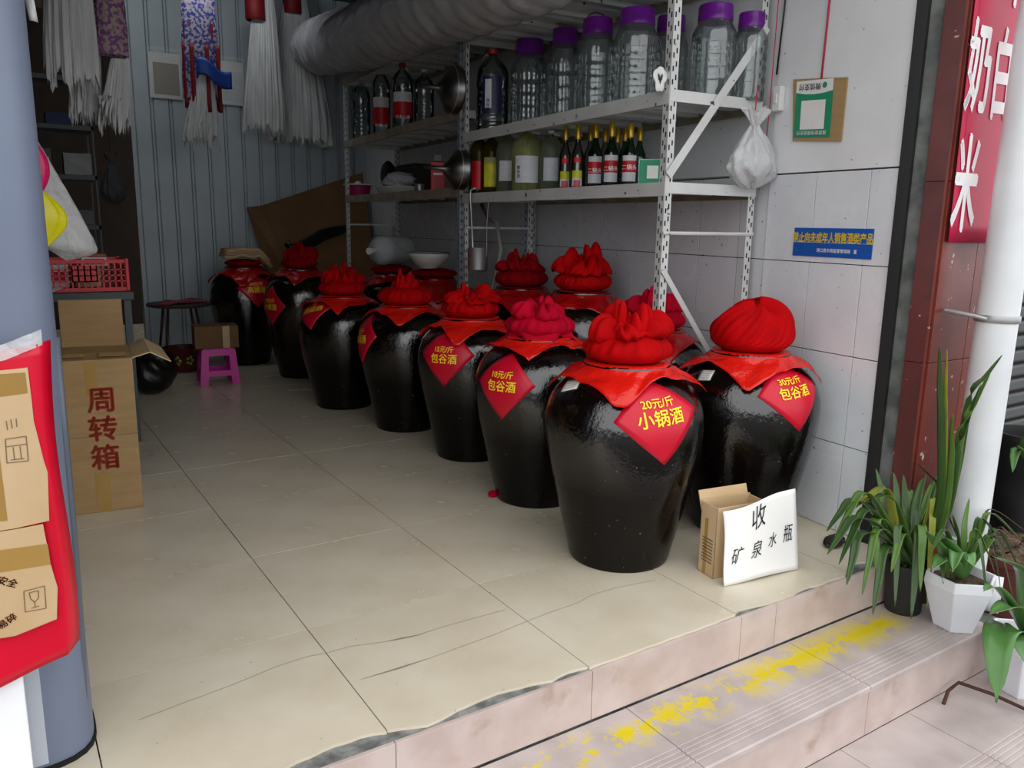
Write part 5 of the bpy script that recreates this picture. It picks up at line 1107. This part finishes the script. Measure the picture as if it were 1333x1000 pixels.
for ax, sg_ in (('x', 1), ('x', -1), ('y', 1), ('y', -1)): stool_side(ax, sg_)
q = thing('small_carton', 'small brown cardboard box sitting on the pink stool', 'box', SP+Vector((-.005, 0, hs+.001)), -.1); MB().box2((-.155, -.10, 0), (.155, .10, .165)).build('carton_body', m_card_dark, q, bevel=.004); MB().box2((.04, -.101, 0), (.09, .101, .166)).build('tape', m_tape, q)
# round table with papers, basket under it
TPt = Vector((.60, 6.10, 0)); o = thing('round_table', 'small round dark wooden table before the metal wall', 'table', TPt)
MB().lathe([(.23, .50), (.25, .505), (.255, .515), (.25, .525)], 40).build('table_top', m_stoolm, o, smooth=True, angle=40)
for k in range(4): a = PI/4+k*PI/2; MB().cyl((.23*math.cos(a), .23*math.sin(a), 0), (.15*math.cos(a), .15*math.sin(a), .5), .011, 10).build('leg', m_stoolm, o, smooth=True)
for k, (x, y, rz_, lb_) in enumerate(((-.05, -.06, .3, 'pink plastic sheet on the round table, left of two'), (.10, .02, -.2, 'pink plastic sheet on the round table, right of two'))):
    q = thing('pink_sheet', lb_, 'sheet', TPt+Vector((x, y, .526+.002*k)), rz_); MB().grid(lambda u, v: (.13*(u-.5)*2, .09*(v-.5)*2, .03*(1-abs(2*u-1))*(.6+.4*v)+.002+.004*math.sin(6*v)), 10, 6).build('sheet', mat('dusky pink film', '#9b2f52', .5), q, smooth=True, solid=.001)
BK = Vector((.56, 5.85, 0)); o = thing('flower_basket', 'green and red pierced plastic basket under the round table', 'basket', BK)
MB().lathe([(.11, 0), (.15, .19), (.155, .195), (.145, .195), (.10, .01)], 36).build('basket_body', mat('dark red plastic', '#5a1512', .5), o, smooth=True, angle=40)
b = MB(); 
for k in range(9):
    a = 2*PI*k/9; 
    for j in range(5):
        t_ = 2*PI*j/5; r_ = .125+.03*((.10+.022*math.sin(t_))/.19); aa = a+.022*math.cos(t_)/r_; zz = .10+.028*math.sin(t_); r2 = .113+.04*zz/.19+.003
        b.lathe([(.013, 0), (.010, .003)], 8, (r2*math.cos(aa+.1*0), r2*math.sin(aa), zz), axis=(math.cos(aa), math.sin(aa), -.2))
b.build('flower_pattern', mat('lime plastic', '#9fb04a', .5), o, kind='stuff', label='lime green pierced flowers')
lump('black_bag', 'black plastic bag slumped on the floor behind the tall carton', 'bag', (.19, 5.02, 0), .17, .15, .17, m_black, 71, amp=.10)
# dim back room rack and goods
o = thing('storage_rack', 'dim grey storage rack in the dark back room', 'rack', (-.42, 6.5, 0))
m_rk = mat('dim rack metal', '#484c4e', .5)
for z in (.78, 1.15, 1.545, 1.93, 2.3): MB().box2((0, 0, z-.035), (.53, .4, z)).build('rack_shelf', m_rk, o)
for x in (0, .515):
    for y in (0, .385): MB().box2((x, y, 0), (x+.015, y+.015, 2.4)).build('post', m_rk, o)
for nm_, lb_, x, z, w2, h2, m_ in (('blue_box', 'navy box on the upper shelf of the dim rack', .20, 1.931, .17, .09, mat('navy card', '#1a2350', .6)), ('dark_packet', 'dark packet under clear film on the middle shelf of the dim rack', .30, 1.546, .20, .17, m_black), ('dark_packet', 'black packet with white print on the middle shelf of the dim rack', .10, 1.546, .12, .2, m_black),
        ('dark_packet', 'dark packet with two white rings on the lower shelf of the dim rack', .20, 1.151, .10, .22, m_black), ('grey_box', 'grey box at the right of the lower shelf of the dim rack', .37, 1.151, .12, .12, m_rk)):
    q = thing(nm_, lb_, 'box', (-.42+x, 6.52, z)); MB().box2((0, 0, 0), (w2, .15, h2)).build('box_body', m_, q, bevel=.004)
    if 'rings' in lb_:
        for z_ in (.07, .13): MB().lathe([(.026, 0), (.030, .001), (.026, .002)], 24, (w2/2, -.003, z_), axis=(0, -1, 0), cap0=False, cap1=False).build('ring_print', m_paper, q)
    elif 'white print' in lb_: MB().box2((.05, -.002, .08), (.10, 0, .13)).build('print', m_paper, q)
    elif 'clear film' in lb_: MB().grid(lambda u, v: (w2*u, -.012-.008*math.sin(7*u+9*v), h2*v), 10, 10).build('film', MATS['crinkled clear sleeve'], q, smooth=True)
o = bag('black_bag', 'dark bag hanging in the black doorway beside the dim rack', (.27, 6.9, 1.75), .10, .05, .42, mat('charcoal bag', '#3a3b3d', .6), 77, up=1.55, tm=m_black)
# grey partition strip closing the doorway head
struct(MB().box2((-1.3, 9.0, 0), (.5, 9.05, 3.3)), 'wall_backroom', m_dark)
